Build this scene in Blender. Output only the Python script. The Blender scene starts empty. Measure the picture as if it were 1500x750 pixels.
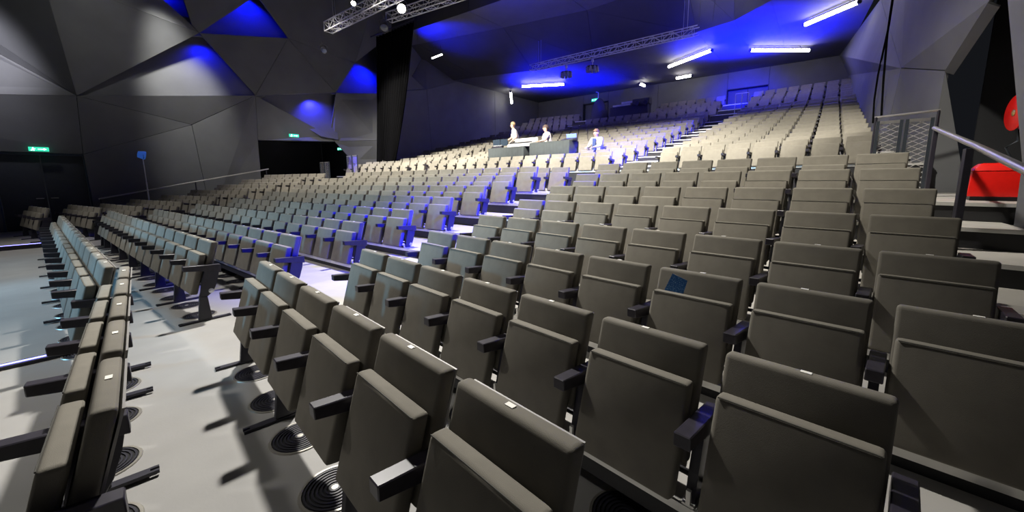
import bpy, bmesh, math, random
from mathutils import Vector, Matrix
random.seed(7)
PI = math.pi
scene = bpy.context.scene
COL = scene.collection

# ------------------------------------------------------------------ frames
# a = distance along the rows of the centre block, p = distance up the rake, z = height over the main floor
T1, T2, T3 = math.radians(134.271), math.radians(141.477), math.radians(148.68)
def U(t): return Vector((math.cos(t), math.sin(t)))
D1, D2, D3 = U(T1), U(T2), U(T3)
PE2 = Vector((math.sin(T2), -math.cos(T2)))
def F2(a, p, z=None):
    v = D2*a + PE2*p
    return v if z is None else Vector((v.x, v.y, z))
CAMZ = 1.503

# ------------------------------------------------------------------ camera
cam_d = bpy.data.cameras.new('camera')
cam_d.sensor_fit = 'HORIZONTAL'; cam_d.sensor_width = 36.0
cam_d.lens = 566.287/1500*36
cam_d.shift_y = -(375-349.292)/1500
cam_d.clip_start = 0.02; cam_d.clip_end = 200
cam = bpy.data.objects.new('camera', cam_d); COL.objects.link(cam)
cam.matrix_world = (Matrix.Translation((0, 0, CAMZ)) @ Matrix.Rotation(PI/2-0.151066, 4, 'X')
                    @ Matrix.Rotation(-0.0079869, 4, 'Z'))
scene.camera = cam

# ------------------------------------------------------------------ world and exposure
w = bpy.data.worlds.new('hall_air'); scene.world = w; w.use_nodes = True
bg = w.node_tree.nodes['Background']
bg.inputs[0].default_value = (0.55, 0.6, 0.75, 1); bg.inputs[1].default_value = 0.012
vs = scene.view_settings
vs.view_transform = 'Standard'; vs.look = 'None'; vs.gamma = 1; vs.use_curve_mapping = False
vs.exposure = 0.0
try:
    scene.cycles.use_denoising = True
    scene.cycles.sample_clamp_indirect = 4
    scene.cycles.max_bounces = 6
    scene.cycles.use_light_tree = True
except Exception: pass

# ------------------------------------------------------------------ stage and house lights
def spot(name, loc, target, power, color, angle, blend=0.5, size=0.25):
    d = bpy.data.lights.new(name, 'SPOT'); d.energy = power; d.color = color
    d.spot_size = math.radians(angle); d.spot_blend = blend; d.shadow_soft_size = size
    o = bpy.data.objects.new(name, d); COL.objects.link(o); o.location = loc
    o.rotation_euler = (Vector(target)-Vector(loc)).to_track_quat('-Z', 'Y').to_euler()
    return o
WARM = (1.0, 0.945, 0.83); COOL = (0.80, 0.92, 1.0); BLUE = (0.0, 0.003, 1.0); TEAL = (0.22, 0.62, 1.0)
NEUT = (1.0, 0.965, 0.90)
for a in (3.2, 7.0, 11.0, 15.5):
    spot('house_spot_light', F2(a, 4.4, 9.3), F2(a if a > 4 else 2.4, 10.0 if a > 4 else 8.2, 0.8), 5200 if a > 4 else 6200, WARM, 78, 0.8)
for a in (2.4, 5.8, 9.4, 13.0, 16.6):
    spot('house_spot_light', F2(a, 4.7, 9.3), F2(a, 13.4, 2.9), 10500, WARM, 43, 0.55)
spot('house_spot_light', F2(7.4, 5.0, 9.3), F2(3.0, 1.8, 0), 9000, NEUT, 50, 1.0)
for a in (8.0, 13.5):
    spot('stage_spot_light', F2(a, -3.4, 8.8), F2(a-1.0, 2.2, 0.4), 1700, NEUT, 74, 0.8)
spot('stage_spot_light', F2(5.0, -2.6, 8.8), F2(3.6, 0.5, 0.0), 450, NEUT, 36, 0.8)
spot('front_wash_light', F2(13.5, -7.0, 3.6), F2(10.0, 2.0, 0.7), 900, TEAL, 46, 0.7)
spot('front_wash_light', F2(9.5, -7.0, 3.2), F2(7.4, 0.6, 0.6), 2600, TEAL, 42, 0.6)
spot('front_wash_light', F2(7.6, -7.0, 3.3), F2(3.7, 1.4, 0.65), 2600, TEAL, 15, 0.9)
for p1 in (2.55, 4.2, 5.9, 7.3, 11.6, 13.5, 15.5, 17.5, 19.5, 21.4):
    zt = 0.62+0.2*max(0, p1-2)
    spot('side_wash_light', F2(-0.95, p1+0.7, zt+3.1), F2(4.7, p1, zt), 6000 if p1 < 3 else 20000 if p1 < 10 else 45000, BLUE, 18, 0.5)
# blue washes in the wall pockets and on the ceiling panels
spot('wall_wash_light', F2(19.72, 5.15, 7.0), F2(20.0, 5.2, 6.2), 160, BLUE, 130, 0.9, 0.08)
spot('wall_wash_light', F2(20.35, 7.2, 9.7), F2(20.6, 6.9, 8.2), 420, BLUE, 130, 0.6, 0.08)
spot('wall_wash_light', F2(19.62, 9.2, 5.45), F2(19.95, 9.5, 4.3), 420, (.03, .03, 1), 140, 0.9, 0.05)
spot('wall_wash_light', F2(19.75, 12.5, 7.7), F2(20.2, 12.3, 6.9), 420, BLUE, 140, 0.8, 0.08)
spot('wall_wash_light', F2(20.6, 4.4, 8.9), F2(21.0, 4.6, 8.4), 40, BLUE, 120, 0.6, 0.05)
spot('ceiling_wash_light', F2(15.4, 21.8, 5.4), F2(14.8, 22.4, 8.0), 9000, BLUE, 124, 0.8)
spot('ceiling_wash_light', F2(12.4, 25.6, 5.9), F2(12.4, 25.0, 8.0), 900, BLUE, 110, 0.8)
spot('ceiling_wash_light', F2(3.6, 22.6, 5.4), F2(3.4, 22.4, 8.0), 17000, BLUE, 124, 0.7)
spot('ceiling_wash_light', F2(4.3, 25.4, 6.6), F2(4.4, 28.2, 6.0), 1600, BLUE, 100, 0.8)
spot('ceiling_wash_light', F2(17.3, 14.4, 8.2), F2(17.0, 15.3, 9.5), 900, BLUE, 100, 0.4)
spot('ceiling_wash_light', F2(11.0, 13.5, 7.0), F2(11.0, 16.0, 9.5), 500, BLUE, 120, 0.9)
spot('bulkhead_fill_light', F2(4.6, 16.2, 7.9), F2(3.6, 18.2, 8.7), 240, (1, .97, .88), 90, 0.9)  # added fill spot that brightens the right end of the bulkhead panels
# white grazing light on the right wall and the ledges of the left wall
spot('wall_graze_light', F2(1.2, 14.0, 9.3), F2(-1.25, 14.6, 7.6), 240, (1, .93, .85), 90, 0.8)
spot('wall_graze_light', F2(17.6, 3.6, 9.8), F2(19.75, 4.4, 4.9), 3600, (1, .98, .9), 33, 0.9)
spot('wall_graze_light', F2(17.4, -1.6, 8.6), F2(20.3, -0.6, 5.0), 2400, (.92, .9, 1), 44, 0.8)
spot('wall_graze_light', F2(15.5, 2.4, 9.8), F2(19.4, 1.8, 6.6), 240, (1, 1, .92), 50, 0.9)

# ------------------------------------------------------------------ materials
MATS = {}
def mat(name, color, rough=0.6, metal=0.0, noise=0.0, nscale=20, bump=0.0, bscale=200, emit=None, estr=0.0, spec=0.5, coat=0.0):
    m = bpy.data.materials.new(name); m.use_nodes = True
    nt = m.node_tree; b = nt.nodes['Principled BSDF']
    b.inputs['Base Color'].default_value = (*color, 1); b.inputs['Roughness'].default_value = rough
    b.inputs['Metallic'].default_value = metal; b.inputs['Specular IOR Level'].default_value = spec
    if coat: b.inputs['Coat Weight'].default_value = coat
    tc = nt.nodes.new('ShaderNodeTexCoord')
    if noise:
        n = nt.nodes.new('ShaderNodeTexNoise'); n.inputs['Scale'].default_value = nscale; n.inputs['Detail'].default_value = 5
        nt.links.new(tc.outputs['Object'], n.inputs['Vector'])
        r = nt.nodes.new('ShaderNodeValToRGB')
        r.color_ramp.elements[0].position = 0.25; r.color_ramp.elements[1].position = 0.75
        r.color_ramp.elements[0].color = (*[c*(1-noise) for c in color], 1)
        r.color_ramp.elements[1].color = (*[min(1, c*(1+noise)) for c in color], 1)
        nt.links.new(n.outputs['Fac'], r.inputs['Fac']); nt.links.new(r.outputs['Color'], b.inputs['Base Color'])
    if bump:
        n2 = nt.nodes.new('ShaderNodeTexNoise'); n2.inputs['Scale'].default_value = bscale; n2.inputs['Detail'].default_value = 2
        nt.links.new(tc.outputs['Object'], n2.inputs['Vector'])
        bp = nt.nodes.new('ShaderNodeBump'); bp.inputs['Strength'].default_value = bump; bp.inputs['Distance'].default_value = 0.003
        nt.links.new(n2.outputs['Fac'], bp.inputs['Height']); nt.links.new(bp.outputs['Normal'], b.inputs['Normal'])
    if emit:
        b.inputs['Emission Color'].default_value = (*emit, 1); b.inputs['Emission Strength'].default_value = estr
    MATS[name] = m; return m
FABRIC = mat('olive_grey_fabric', (0.170, 0.157, 0.131), 0.85, noise=0.12, nscale=9, bump=0.25, bscale=420, spec=0.25)
PIPE = mat('dark_piping', (0.05, 0.048, 0.04), 0.8)
METAL = mat('black_painted_metal', (0.018, 0.017, 0.027), 0.45, noise=0.15, nscale=14)
ARM = mat('dark_stained_wood', (0.024, 0.021, 0.031), 0.38, noise=0.25, nscale=30)
SHELL = mat('grey_steel_shell', (0.30, 0.29, 0.28), 0.45, metal=0.3, noise=0.06)
TAG = mat('white_plate', (0.85, 0.83, 0.76), 0.4, noise=0.03)
CAP = mat('pale_plastic_cap', (0.75, 0.75, 0.8), 0.4, noise=0.03)
FLOOR = mat('grey_resin_floor', (0.27, 0.263, 0.252), 0.75, noise=0.13, nscale=1.6, bump=0.15, bscale=60)
TREAD = mat('pale_tread', (0.36, 0.345, 0.32), 0.6, noise=0.12, nscale=3.0, bump=0.12, bscale=60)
NOSE = mat('aluminium_nosing', (0.72, 0.71, 0.68), 0.35, metal=0.5, noise=0.05)
FASCIA = mat('black_fascia', (0.011, 0.011, 0.013), 0.6, noise=0.3, nscale=6)
WALL = mat('charcoal_wall_panel', (0.105, 0.108, 0.115), 0.75, noise=0.14, nscale=1.1, bump=0.2, bscale=8)
CEIL = mat('black_ceiling_panel', (0.05, 0.05, 0.058), 0.8, noise=0.12, nscale=1.5)
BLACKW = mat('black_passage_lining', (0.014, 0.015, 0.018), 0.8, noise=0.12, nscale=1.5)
SOFFIT = mat('grey_soffit', (0.10, 0.10, 0.12), 0.8, noise=0.1, nscale=1.5)
DARKDOOR = mat('dark_door', (0.018, 0.022, 0.03), 0.55, noise=0.15)
CURTAIN = mat('black_drape', (0.0025, 0.0025, 0.003), 0.95, noise=0.2, nscale=5, spec=0.05)
TRUSS = mat('aluminium_truss', (0.62, 0.62, 0.66), 0.35, metal=0.7, noise=0.05)
RED = mat('red_gloss_plastic', (0.72, 0.012, 0.008), 0.28, noise=0.05)
RAIL = mat('brushed_steel_rail', (0.60, 0.58, 0.56), 0.3, metal=0.85, noise=0.05)
LAMP = mat('lamp_tube_glow', (1, 1, 1), 0.5, emit=(1.0, 0.95, 0.88), estr=24)
LAMPS = mat('lamp_lens_glow', (1, 1, 1), 0.5, emit=(1.0, 0.96, 0.9), estr=14)
LEDB = mat('blue_led_glow', (0.2, 0.2, 1), 0.5, emit=(0.22, 0.22, 1.0), estr=5)
EXITG = mat('green_exit_glow', (0.05, 0.6, 0.35), 0.5, emit=(0.03, 0.6, 0.36), estr=1.4)
EXITW = mat('white_exit_glyph', (1, 1, 1), 0.5, emit=(0.75, 1.0, 0.9), estr=3.0)

# ------------------------------------------------------------------ mesh helpers
def link(o, parent=None, loc=None):
    COL.objects.link(o)
    if parent is not None: o.parent = parent
    if loc is not None: o.location = loc
    return o
def mesh_from_bm(name, bm, material, smooth=True, angle=35):
    bmesh.ops.recalc_face_normals(bm, faces=bm.faces[:])
    me = bpy.data.meshes.new(name); bm.to_mesh(me); bm.free()
    if material is not None:
        for m in (material if isinstance(material, (list, tuple)) else [material]): me.materials.append(m)
    if smooth:
        for f in me.polygons: f.use_smooth = True
        me.set_sharp_from_angle(angle=math.radians(angle))
    return me
def obj(name, me, parent=None, loc=None, rotz=None):
    if isinstance(me, tuple): me = mesh_from_bm(name, me[0], me[1])
    o = bpy.data.objects.new(name, me); link(o, parent, loc)
    if rotz is not None: o.rotation_euler = (0, 0, rotz)
    return o
def tag(o, label, cat=None, group=None, kind=None):
    o['label'] = label
    if cat: o['category'] = cat
    if group: o['group'] = group
    if kind: o['kind'] = kind
    return o
def empty(name, loc=(0, 0, 0), rotz=0.0):
    o = bpy.data.objects.new(name, None); o.empty_display_size = 0.1
    COL.objects.link(o); o.location = loc; o.rotation_euler = (0, 0, rotz); return o
def b_box(bm, x0, x1, y0, y1, z0, z1, M=None):
    vs_ = [bm.verts.new((x, y, z)) for x in (x0, x1) for y in (y0, y1) for z in (z0, z1)]
    for f in ((0,1,3,2),(4,6,7,5),(0,4,5,1),(2,3,7,6),(0,2,6,4),(1,5,7,3)): bm.faces.new([vs_[i] for i in f])
    if M is not None: bmesh.ops.transform(bm, matrix=M, verts=vs_)
    return vs_
def b_prism_x(bm, poly, x0, x1):            # polygon in (y, z), extruded along x
    a = [bm.verts.new((x0, y, z)) for y, z in poly]; b = [bm.verts.new((x1, y, z)) for y, z in poly]
    bm.faces.new(a); bm.faces.new(b[::-1]); n = len(poly)
    for i in range(n): bm.faces.new([a[i], b[i], b[(i+1) % n], a[(i+1) % n]])
    return a+b
def bevel(bm, w, seg=2):
    bmesh.ops.bevel(bm, geom=bm.edges[:], offset=w, segments=seg, affect='EDGES', profile=0.6)
def b_tube(bm, pts, r, n=8, cap=True):
    pts = [Vector(p) for p in pts]; rings = []
    for i, p in enumerate(pts):
        d = (pts[min(i+1, len(pts)-1)]-pts[max(i-1, 0)]).normalized()
        up = Vector((0, 0, 1)) if abs(d.z) < 0.95 else Vector((1, 0, 0))
        s = d.cross(up).normalized(); t = s.cross(d)
        rr = r[i] if isinstance(r, (list, tuple)) else r
        rings.append([bm.verts.new(p+s*rr*math.cos(2*PI*k/n)+t*rr*math.sin(2*PI*k/n)) for k in range(n)])
    for A, B in zip(rings, rings[1:]):
        for k in range(n): bm.faces.new([A[k], A[(k+1) % n], B[(k+1) % n], B[k]])
    if cap: bm.faces.new(rings[0][::-1]); bm.faces.new(rings[-1])
def b_lathe(bm, prof, n=24, M=None):        # profile of (r, z) around z
    rings = []; new = []
    for r, z in prof:
        ring = [bm.verts.new((r*math.cos(2*PI*k/n), r*math.sin(2*PI*k/n), z)) for k in range(n)] if r > 1e-6 else [bm.verts.new((0, 0, z))]
        rings.append(ring); new += ring
    for A, B in zip(rings, rings[1:]):
        for k in range(n):
            if len(A) == 1 and len(B) == 1: continue
            if len(A) == 1: bm.faces.new([A[0], B[k], B[(k+1) % n]])
            elif len(B) == 1: bm.faces.new([A[k], A[(k+1) % n], B[0]])
            else: bm.faces.new([A[k], A[(k+1) % n], B[(k+1) % n], B[k]])
    if M is not None: bmesh.ops.transform(bm, matrix=M, verts=new)
def NB(): return bmesh.new()
def boxmesh(name, x0, x1, y0, y1, z0, z1, material, bv=0.0, seg=1):
    bm = NB(); b_box(bm, x0, x1, y0, y1, z0, z1)
    if bv: bevel(bm, bv, seg)
    return mesh_from_bm(name, bm, material)
def panel(name, pts, material, parent=None, thick=0.06, away=None):
    """flat polygon given by 3D corners, thickened away from the room centre"""
    pts = [Vector(p) for p in pts]; c = sum(pts, Vector())/len(pts)
    n = Vector()
    for i in range(len(pts)): n += (pts[i]-c).cross(pts[(i+1) % len(pts)]-c)
    n.normalize()
    ref = Vector(away) if away is not None else Vector((*F2(9.1, 8), 3.5))
    if n.dot(ref-c) > 0: n = -n
    inn = [c+(p-c)*(1-0.012/max(0.2, (p-c).length)) for p in pts]
    bm = NB(); a = [bm.verts.new(p) for p in inn]; b = [bm.verts.new(p+n*thick) for p in inn]
    bm.faces.new(a); bm.faces.new(b[::-1]); k = len(a)
    for i in range(k): bm.faces.new([a[i], b[i], b[(i+1) % k], a[(i+1) % k]])
    return obj(name, mesh_from_bm(name, bm, material, smooth=False), parent)
def wire(name, pts, r, material, parent=None, n=8):
    bm = NB(); b_tube(bm, pts, r, n); return obj(name, mesh_from_bm(name, bm, material), parent)

# ------------------------------------------------------------------ tiers of the seating bank
ROWS = [  # key, p of the back tops at the aisle, height of the back tops over the camera
 ('C', 2.08, -.665), ('D', 2.93, -.573), ('E', 3.78, -.453), ('F', 4.64, -.291), ('G', 5.50, -.108), ('H', 6.36, .088), ('I', 7.23, .285),
 ('J', 11.12, .815), ('K', 12.11, .963), ('L', 13.05, 1.137), ('M', 14.0, 1.333), ('N', 14.97, 1.553), ('O', 15.93, 1.757), ('P', 16.9, 1.973),
 ('Q', 17.92, 2.194), ('R', 18.95, 2.46), ('S', 19.97, 2.688), ('T', 21.0, 2.908), ('U', 22.0, 3.17), ('V', 23.0, 3.46),
 ('W', 24.9, 4.05), ('X', 25.9, 4.42), ('Y', 26.9, 4.85)]
A_R, A_L = 3.5, 14.7          # the rows bend at these two places
def nose_line(p, right=5.05, left=5.05):
    r, l = F2(A_R, p), F2(A_L, p)
    return [r-D1*right, r, l, l+D3*left]
ORD = ['first','second','third','fourth','fifth','sixth','seventh','eighth','ninth','tenth','eleventh','twelfth','thirteenth','fourteenth',
       'fifteenth','sixteenth','seventeenth','eighteenth','nineteenth','twentieth','twenty-first','twenty-second','twenty-third','twenty-fourth','twenty-fifth','twenty-sixth']
def strip(lineA, lineB, z0, z1):
    """solid between two plan polylines"""
    bm = NB(); n = len(lineA)
    v = {}
    for i in range(n):
        for s, L in ((0, lineA), (1, lineB)):
            for k, z in ((0, z0), (1, z1)): v[i, s, k] = bm.verts.new((L[i].x, L[i].y, z))
    for i in range(n-1):
        for q in (((i,0,1),(i+1,0,1),(i+1,1,1),(i,1,1)), ((i,0,0),(i,1,0),(i+1,1,0),(i+1,0,0)),
                  ((i,0,0),(i+1,0,0),(i+1,0,1),(i,0,1)), ((i,1,0),(i,1,1),(i+1,1,1),(i+1,1,0))):
            bm.faces.new([v[t] for t in q])
    for i in (0, n-1): bm.faces.new([v[i,0,0], v[i,0,1], v[i,1,1], v[i,1,0]])
    return bm
TIERZ = {}
for i, (k, p, z) in enumerate(ROWS):
    zt = z+CAMZ-0.575; TIERZ[k] = zt
    pf = p-0.245
    pb = ROWS[i+1][1]-0.245+0.02 if i+1 < len(ROWS) else 28.4
    ext = 7.5 if k == 'I' else 5.05
    t = obj('floor_tier', mesh_from_bm('tier_tread', strip(nose_line(pf+0.004, ext, 5.05 if k != 'I' else 7.0), nose_line(pb, ext, 5.05 if k != 'I' else 7.0), zt-0.035, zt), TREAD, smooth=False))
    tag(t, '%s stepped platform up from the main floor, pale tread with black fascia' % ORD[i], kind='structure')
    low = zt-0.125 if k == 'C' else TIERZ[ROWS[i-1][0]]-0.02
    obj('fascia', mesh_from_bm('tier_fascia', strip(nose_line(pf+0.012, ext), nose_line(pf+0.04, ext), low, zt-0.036), FASCIA, smooth=False), t)
    obj('nosing', mesh_from_bm('tier_nosing', strip(nose_line(pf-0.006, ext), nose_line(pf+0.022, ext), zt-0.034, zt+0.004), NOSE, smooth=False), t)

# main floor
bm = NB(); fv = [bm.verts.new((*F2(a, p), z)) for z in (0, -0.2) for a, p in ((-8, -22), (30, -22), (30, 31), (-8, 31))]
bm.faces.new(fv[:4]); bm.faces.new(fv[4:][::-1])
for i in range(4): bm.faces.new([fv[i], fv[4+i], fv[4+(i+1) % 4], fv[(i+1) % 4]])
o = obj('floor', mesh_from_bm('floor', bm, FLOOR, smooth=False)); tag(o, 'pale grey resin floor in front of the seating bank', kind='structure')

# ------------------------------------------------------------------ theatre seats
RC = math.tan(math.radians(16))
def slab(w, zt, zb, yf_top, thick, bv, seg, puff=0.0):
    """reclined upholstered slab: y grows to the rear"""
    bm = NB(); y0 = yf_top; y1 = yf_top-(zt-zb)*RC
    b_prism_x(bm, [(y1, zb), (y1+thick, zb-0.012), (y0+thick, zt-0.004), (y0, zt)], -w/2, w/2)
    bevel(bm, bv, seg)
    return bm
BACK_ME = mesh_from_bm('seat_back', slab(0.475, 0.852, 0.40, -0.064, 0.060, 0.019, 3), FABRIC)
CUSH_ME = mesh_from_bm('seat_cushion', slab(0.455, 0.728, 0.30, -0.178, 0.066, 0.019, 3), FABRIC)
bm = NB(); b_prism_x(bm, [(-0.001, 0.835), (0.006, 0.835), (-0.128-0.008, 0.36), (-0.138-0.008, 0.36)], -0.225, 0.225); SHELL_ME = mesh_from_bm('back_shell', bm, SHELL)
def arm_bm():
    bm = NB(); b_prism_x(bm, [(-0.345, 0.575), (-0.345, 0.628), (-0.02, 0.606), (-0.02, 0.525), (-0.10, 0.54)], -0.03, 0.03)
    bevel(bm, 0.004, 1); return bm
ARM_ME = mesh_from_bm('armrest', arm_bm(), ARM)
bm = NB(); b_prism_x(bm, [(-0.17, 0.552), (-0.035, 0.54), (-0.05, 0.47), (-0.085, 0.36), (-0.115, 0.31), (-0.165, 0.268), (-0.235, 0.28), (-0.215, 0.33), (-0.205, 0.40)], -0.018, 0.018)
bevel(bm, 0.003, 1); PANEL_ME = mesh_from_bm('support_panel', bm, METAL)
bm = NB(); b_prism_x(bm, [(-0.235, 0.283), (-0.167, 0.267), (-0.148, 0.018), (-0.268, 0.018)], -0.022, 0.022); bevel(bm, 0.003, 1)
PED_ME = mesh_from_bm('pedestal', bm, METAL)
bm = NB()
b_box(bm, -0.026, 0.026, -0.40, -0.01, 0.0, 0.018); b_box(bm, -0.026, -0.010, -0.435, -0.40, 0.0, 0.018); b_box(bm, 0.010, 0.026, -0.435, -0.40, 0.0, 0.018)
b_box(bm, -0.026, -0.010, -0.01, 0.025, 0.0, 0.018); b_box(bm, 0.010, 0.026, -0.01, 0.025, 0.0, 0.018)
FOOT_ME = mesh_from_bm('foot_bar', bm, METAL)
bm = NB(); b_box(bm, -0.03, 0.03, -0.24, -0.08, 0.275, 0.283); b_box(bm, -0.008, 0.008, -0.246, -0.232, 0.279, 0.345); b_box(bm, -0.022, 0.022, -0.246, -0.225, 0.275, 0.29)
BRK_ME = mesh_from_bm('mounting_bracket', bm, NOSE)
bm = NB(); b_box(bm, -0.016, 0.016, -0.044, -0.026, 0.8505, 0.8530); TAG_ME = mesh_from_bm('number_plate', bm, TAG)
CAPM = Matrix.Rotation(PI/2, 4, 'Y')
bm = NB(); b_lathe(bm, [(0, 0.006), (0.018, 0.006), (0.024, 0.003), (0.026, 0.0), (0, 0.0)], 16, Matrix.Translation((0, -0.128, 0.325)) @ CAPM); CAP_ME = mesh_from_bm('end_cap', bm, CAP)
bm = NB(); y0 = -0.178; b_tube(bm, [(-0.218, y0-0.001, 0.7245), (0.218, y0-0.001, 0.7245)], 0.0026, 6); PIPE_ME = mesh_from_bm('piping', bm, PIPE)
bm = NB()
b_tube(bm, [(-0.27, -0.135, 0.335), (0.27, -0.135, 0.335)], 0.013, 8); HINGE_ME = mesh_from_bm('hinge_bar', bm, METAL)
SEATW = 0.55
seats = []      # one entry for each seat
def add_row(key, block, start, direction, n, ztop, floor_type, rot, from_right, n_off=0, tot=None, rowword='', blockword=''):
    for i in range(n):
        c = start+direction*(0.2375+SEATW*i)
        j = i if from_right else n-1-i          # index counted from the viewer's right end
        seats.append(dict(key=key, block=block, pos=c, z=ztop+CAMZ-(0.85 if floor_type else 0.575), floor=floor_type, rot=rot,
                          right_end=(j == 0), left_end=(j == n-1), j=j+n_off, row=rowword, bw=blockword, ped=(j % 2 == 1 or j == n-1)))
R1, R2, R3 = T1-PI, T2-PI, T3-PI
# floor rows
tA = math.radians(133.8); tA2 = math.radians(140.9)
pA = D1*1.54+Vector((math.sin(T1), -math.cos(T1)))*(-0.09)
add_row('A', 1, pA, U(tA), 5, -.64, True, tA-PI, True, 0, None, 'front row', 'near stretch')
add_row('A', 2, Vector((-3.09, 2.95)), U(tA2), 14, -.64, True, tA2-PI, True, 5, None, 'front row', 'near stretch')
for s in seats:
    if s['key'] == 'A' and s['block'] == 2: s['right_end'] = False
add_row('A', 3, F2(15.7, .4), D3, 4, -.64, True, R3, True, 0, None, 'front row', 'far block')
add_row('B', 1, Vector((.19, .89)), D1, 6, -.653, True, R1, True, 0, None, 'second row', 'near block')
add_row('B', 2, Vector((-3.27, 4.25)), D2, 15, -.653, True, R2, True, 0, None, 'second row', 'centre block')
add_row('B', 3, F2(15.0, 1.3), D3, 6, -.653, True, R3, True, 0, None, 'second row', 'far block')
DESK = (6.55, 11.0)
for i, (k, p, z) in enumerate(ROWS):
    n1 = 7 if k == 'C' else 8
    rw = ORD[i+2]+' row'
    add_row(k, 1, F2(A_R, p), -D1, n1, z, False, R1, False, 0, None, rw, 'near block')
    s = F2(4.97, p)
    for q in range(15):
        a = 4.97+0.2375+SEATW*q
        if k in ('K', 'L') and DESK[0] < a < DESK[1]: continue
        if k == 'L' and q == 2: continue
        if k in ('X', 'Y') and 9.0 < a < 14.2: continue
        seats.append(dict(key=k, block=2, pos=F2(a, p), z=z+CAMZ-0.575, floor=False, rot=R2, right_end=(q == 0), left_end=(q == 14), j=q, row=rw, bw='centre block', ped=False))
    add_row(k, 3, F2(A_L, p), D3, n1, z, False, R3, True, 0, None, rw, 'far block')
for q in range(2):
    seats.append(dict(key='J0', block=2, pos=F2(5.0+SEATW*q, 8.25), z=.285+CAMZ-0.575, floor=False, rot=R2, right_end=(q == 0), left_end=False, j=q, row='', bw='', ped=False))
# which are in view, and how large
from bpy_extras.object_utils import world_to_camera_view
bpy.context.view_layer.update()
sx = 1500; vis = []
fpx = 566.287; cp, sp = math.cos(0.151066), math.sin(0.151066)
for s in seats:
    x, y, zz = s['pos'].x, s['pos'].y, s['z']+0.55-CAMZ
    d = y*cp-zz*sp
    s['d'] = d
    if d < 0.2: continue
    u = 750+x/d*fpx; v = 349-(zz*cp+y*sp)/d*fpx
    if -160 < u < 1660 and -100 < v < 1000: vis.append(s)
vis.sort(key=lambda s: s['d'])
IND = vis[:300]; REST = vis[300:]
def seat_label(s):
    if s['key'] == 'J0': return 'olive folding seat on the cross aisle beside the steps, %s of a pair' % ('right' if s['j'] == 0 else 'left')
    return 'olive folding seat, %s from the right in the %s of the %s' % (ORD[s['j']], s['row'], s['bw'])
def build_seat(s):
    o = empty('theatre_seat', (s['pos'].x, s['pos'].y, s['z']), s['rot'])
    dz = 0.0 if s['floor'] else -0.275
    tag(o, seat_label(s), 'seat', 'olive folding seats of the hall')
    bk = obj('backrest', BACK_ME, o, (0, 0, dz))
    obj('back_shell', SHELL_ME, bk)
    if s['key'] in 'ABCDE': obj('number_plate', TAG_ME, bk, (random.uniform(-.03, .03), 0, 0))
    cu = obj('seat_cushion', CUSH_ME, o, (0, 0, dz))
    if s['d'] < 5: obj('piping', PIPE_ME, cu)
    if s['d'] < 9: obj('hinge_bar', HINGE_ME, o, (0, 0, dz))
    for x in ([-SEATW/2] + ([SEATW/2] if s['right_end'] else [])):
        obj('armrest', ARM_ME, o, (x, 0, dz))
        pn = obj('support_panel', PANEL_ME, o, (x, 0, dz))
        if x > 0: obj('end_cap', CAP_ME, pn, (0.018, 0, 0))
        if s['floor']:
            if x > 0 or s['ped']:
                pd = obj('pedestal', PED_ME, o, (x, 0, 0)); obj('foot_bar', FOOT_ME, pd)
        else: obj('mounting_bracket', BRK_ME, o, (x, 0, dz))
    return o
for s in IND: build_seat(s)
# the seats beyond the three hundred nearest, one joined body
parts = []
def lowpoly(bm, mi):
    me = bpy.data.meshes.new('t'); bmesh.ops.recalc_face_normals(bm, faces=bm.faces[:]); bm.to_mesh(me); bm.free()
    parts.append(([v.co.copy() for v in me.vertices], [tuple(p.vertices) for p in me.polygons], mi)); bpy.data.meshes.remove(me)
lowpoly(slab(0.475, 0.852, 0.40, -0.062, 0.058, 0.012, 1), 0)
lowpoly(slab(0.455, 0.728, 0.30, -0.178, 0.066, 0.014, 1), 0)
bm = NB(); b_prism_x(bm, [(-0.345, 0.575), (-0.345, 0.628), (-0.02, 0.606), (-0.02, 0.525)], -0.305, -0.245); lowpoly(bm, 1)
bm = NB(); b_prism_x(bm, [(-0.17, 0.552), (-0.035, 0.54), (-0.115, 0.31), (-0.165, 0.268), (-0.235, 0.28), (-0.205, 0.40)], -0.293, -0.257); lowpoly(bm, 1)
bm = NB(); b_prism_x(bm, [(-0.17, 0.552), (-0.035, 0.54), (-0.115, 0.31), (-0.165, 0.268), (-0.235, 0.28), (-0.205, 0.40)], 0.257, 0.293)
b_prism_x(bm, [(-0.345, 0.575), (-0.345, 0.628), (-0.02, 0.606), (-0.02, 0.525)], 0.245, 0.305); lowpoly(bm, 2)
V, Fc, MI = [], [], []
for s in REST:
    M = Matrix.Translation((s['pos'].x, s['pos'].y, s['z']-(0 if s['floor'] else 0.275))) @ Matrix.Rotation(s['rot'], 4, 'Z')
    for vs_, fs, mi in parts:
        if mi == 2 and not s['right_end']: continue
        b = len(V); V += [tuple(M @ v) for v in vs_]; Fc += [tuple(b+i for i in f) for f in fs]; MI += [1 if mi == 2 else mi]*len(fs)
me = bpy.data.meshes.new('distant_seats'); me.from_pydata(V, [], Fc); me.materials.append(FABRIC); me.materials.append(ARM)
me.polygons.foreach_set('material_index', MI); me.update()
o = obj('theatre_seat_rows', me); tag(o, 'distant rows of olive folding seats filling the upper bank and the far side', 'seats', kind='stuff')

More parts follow.
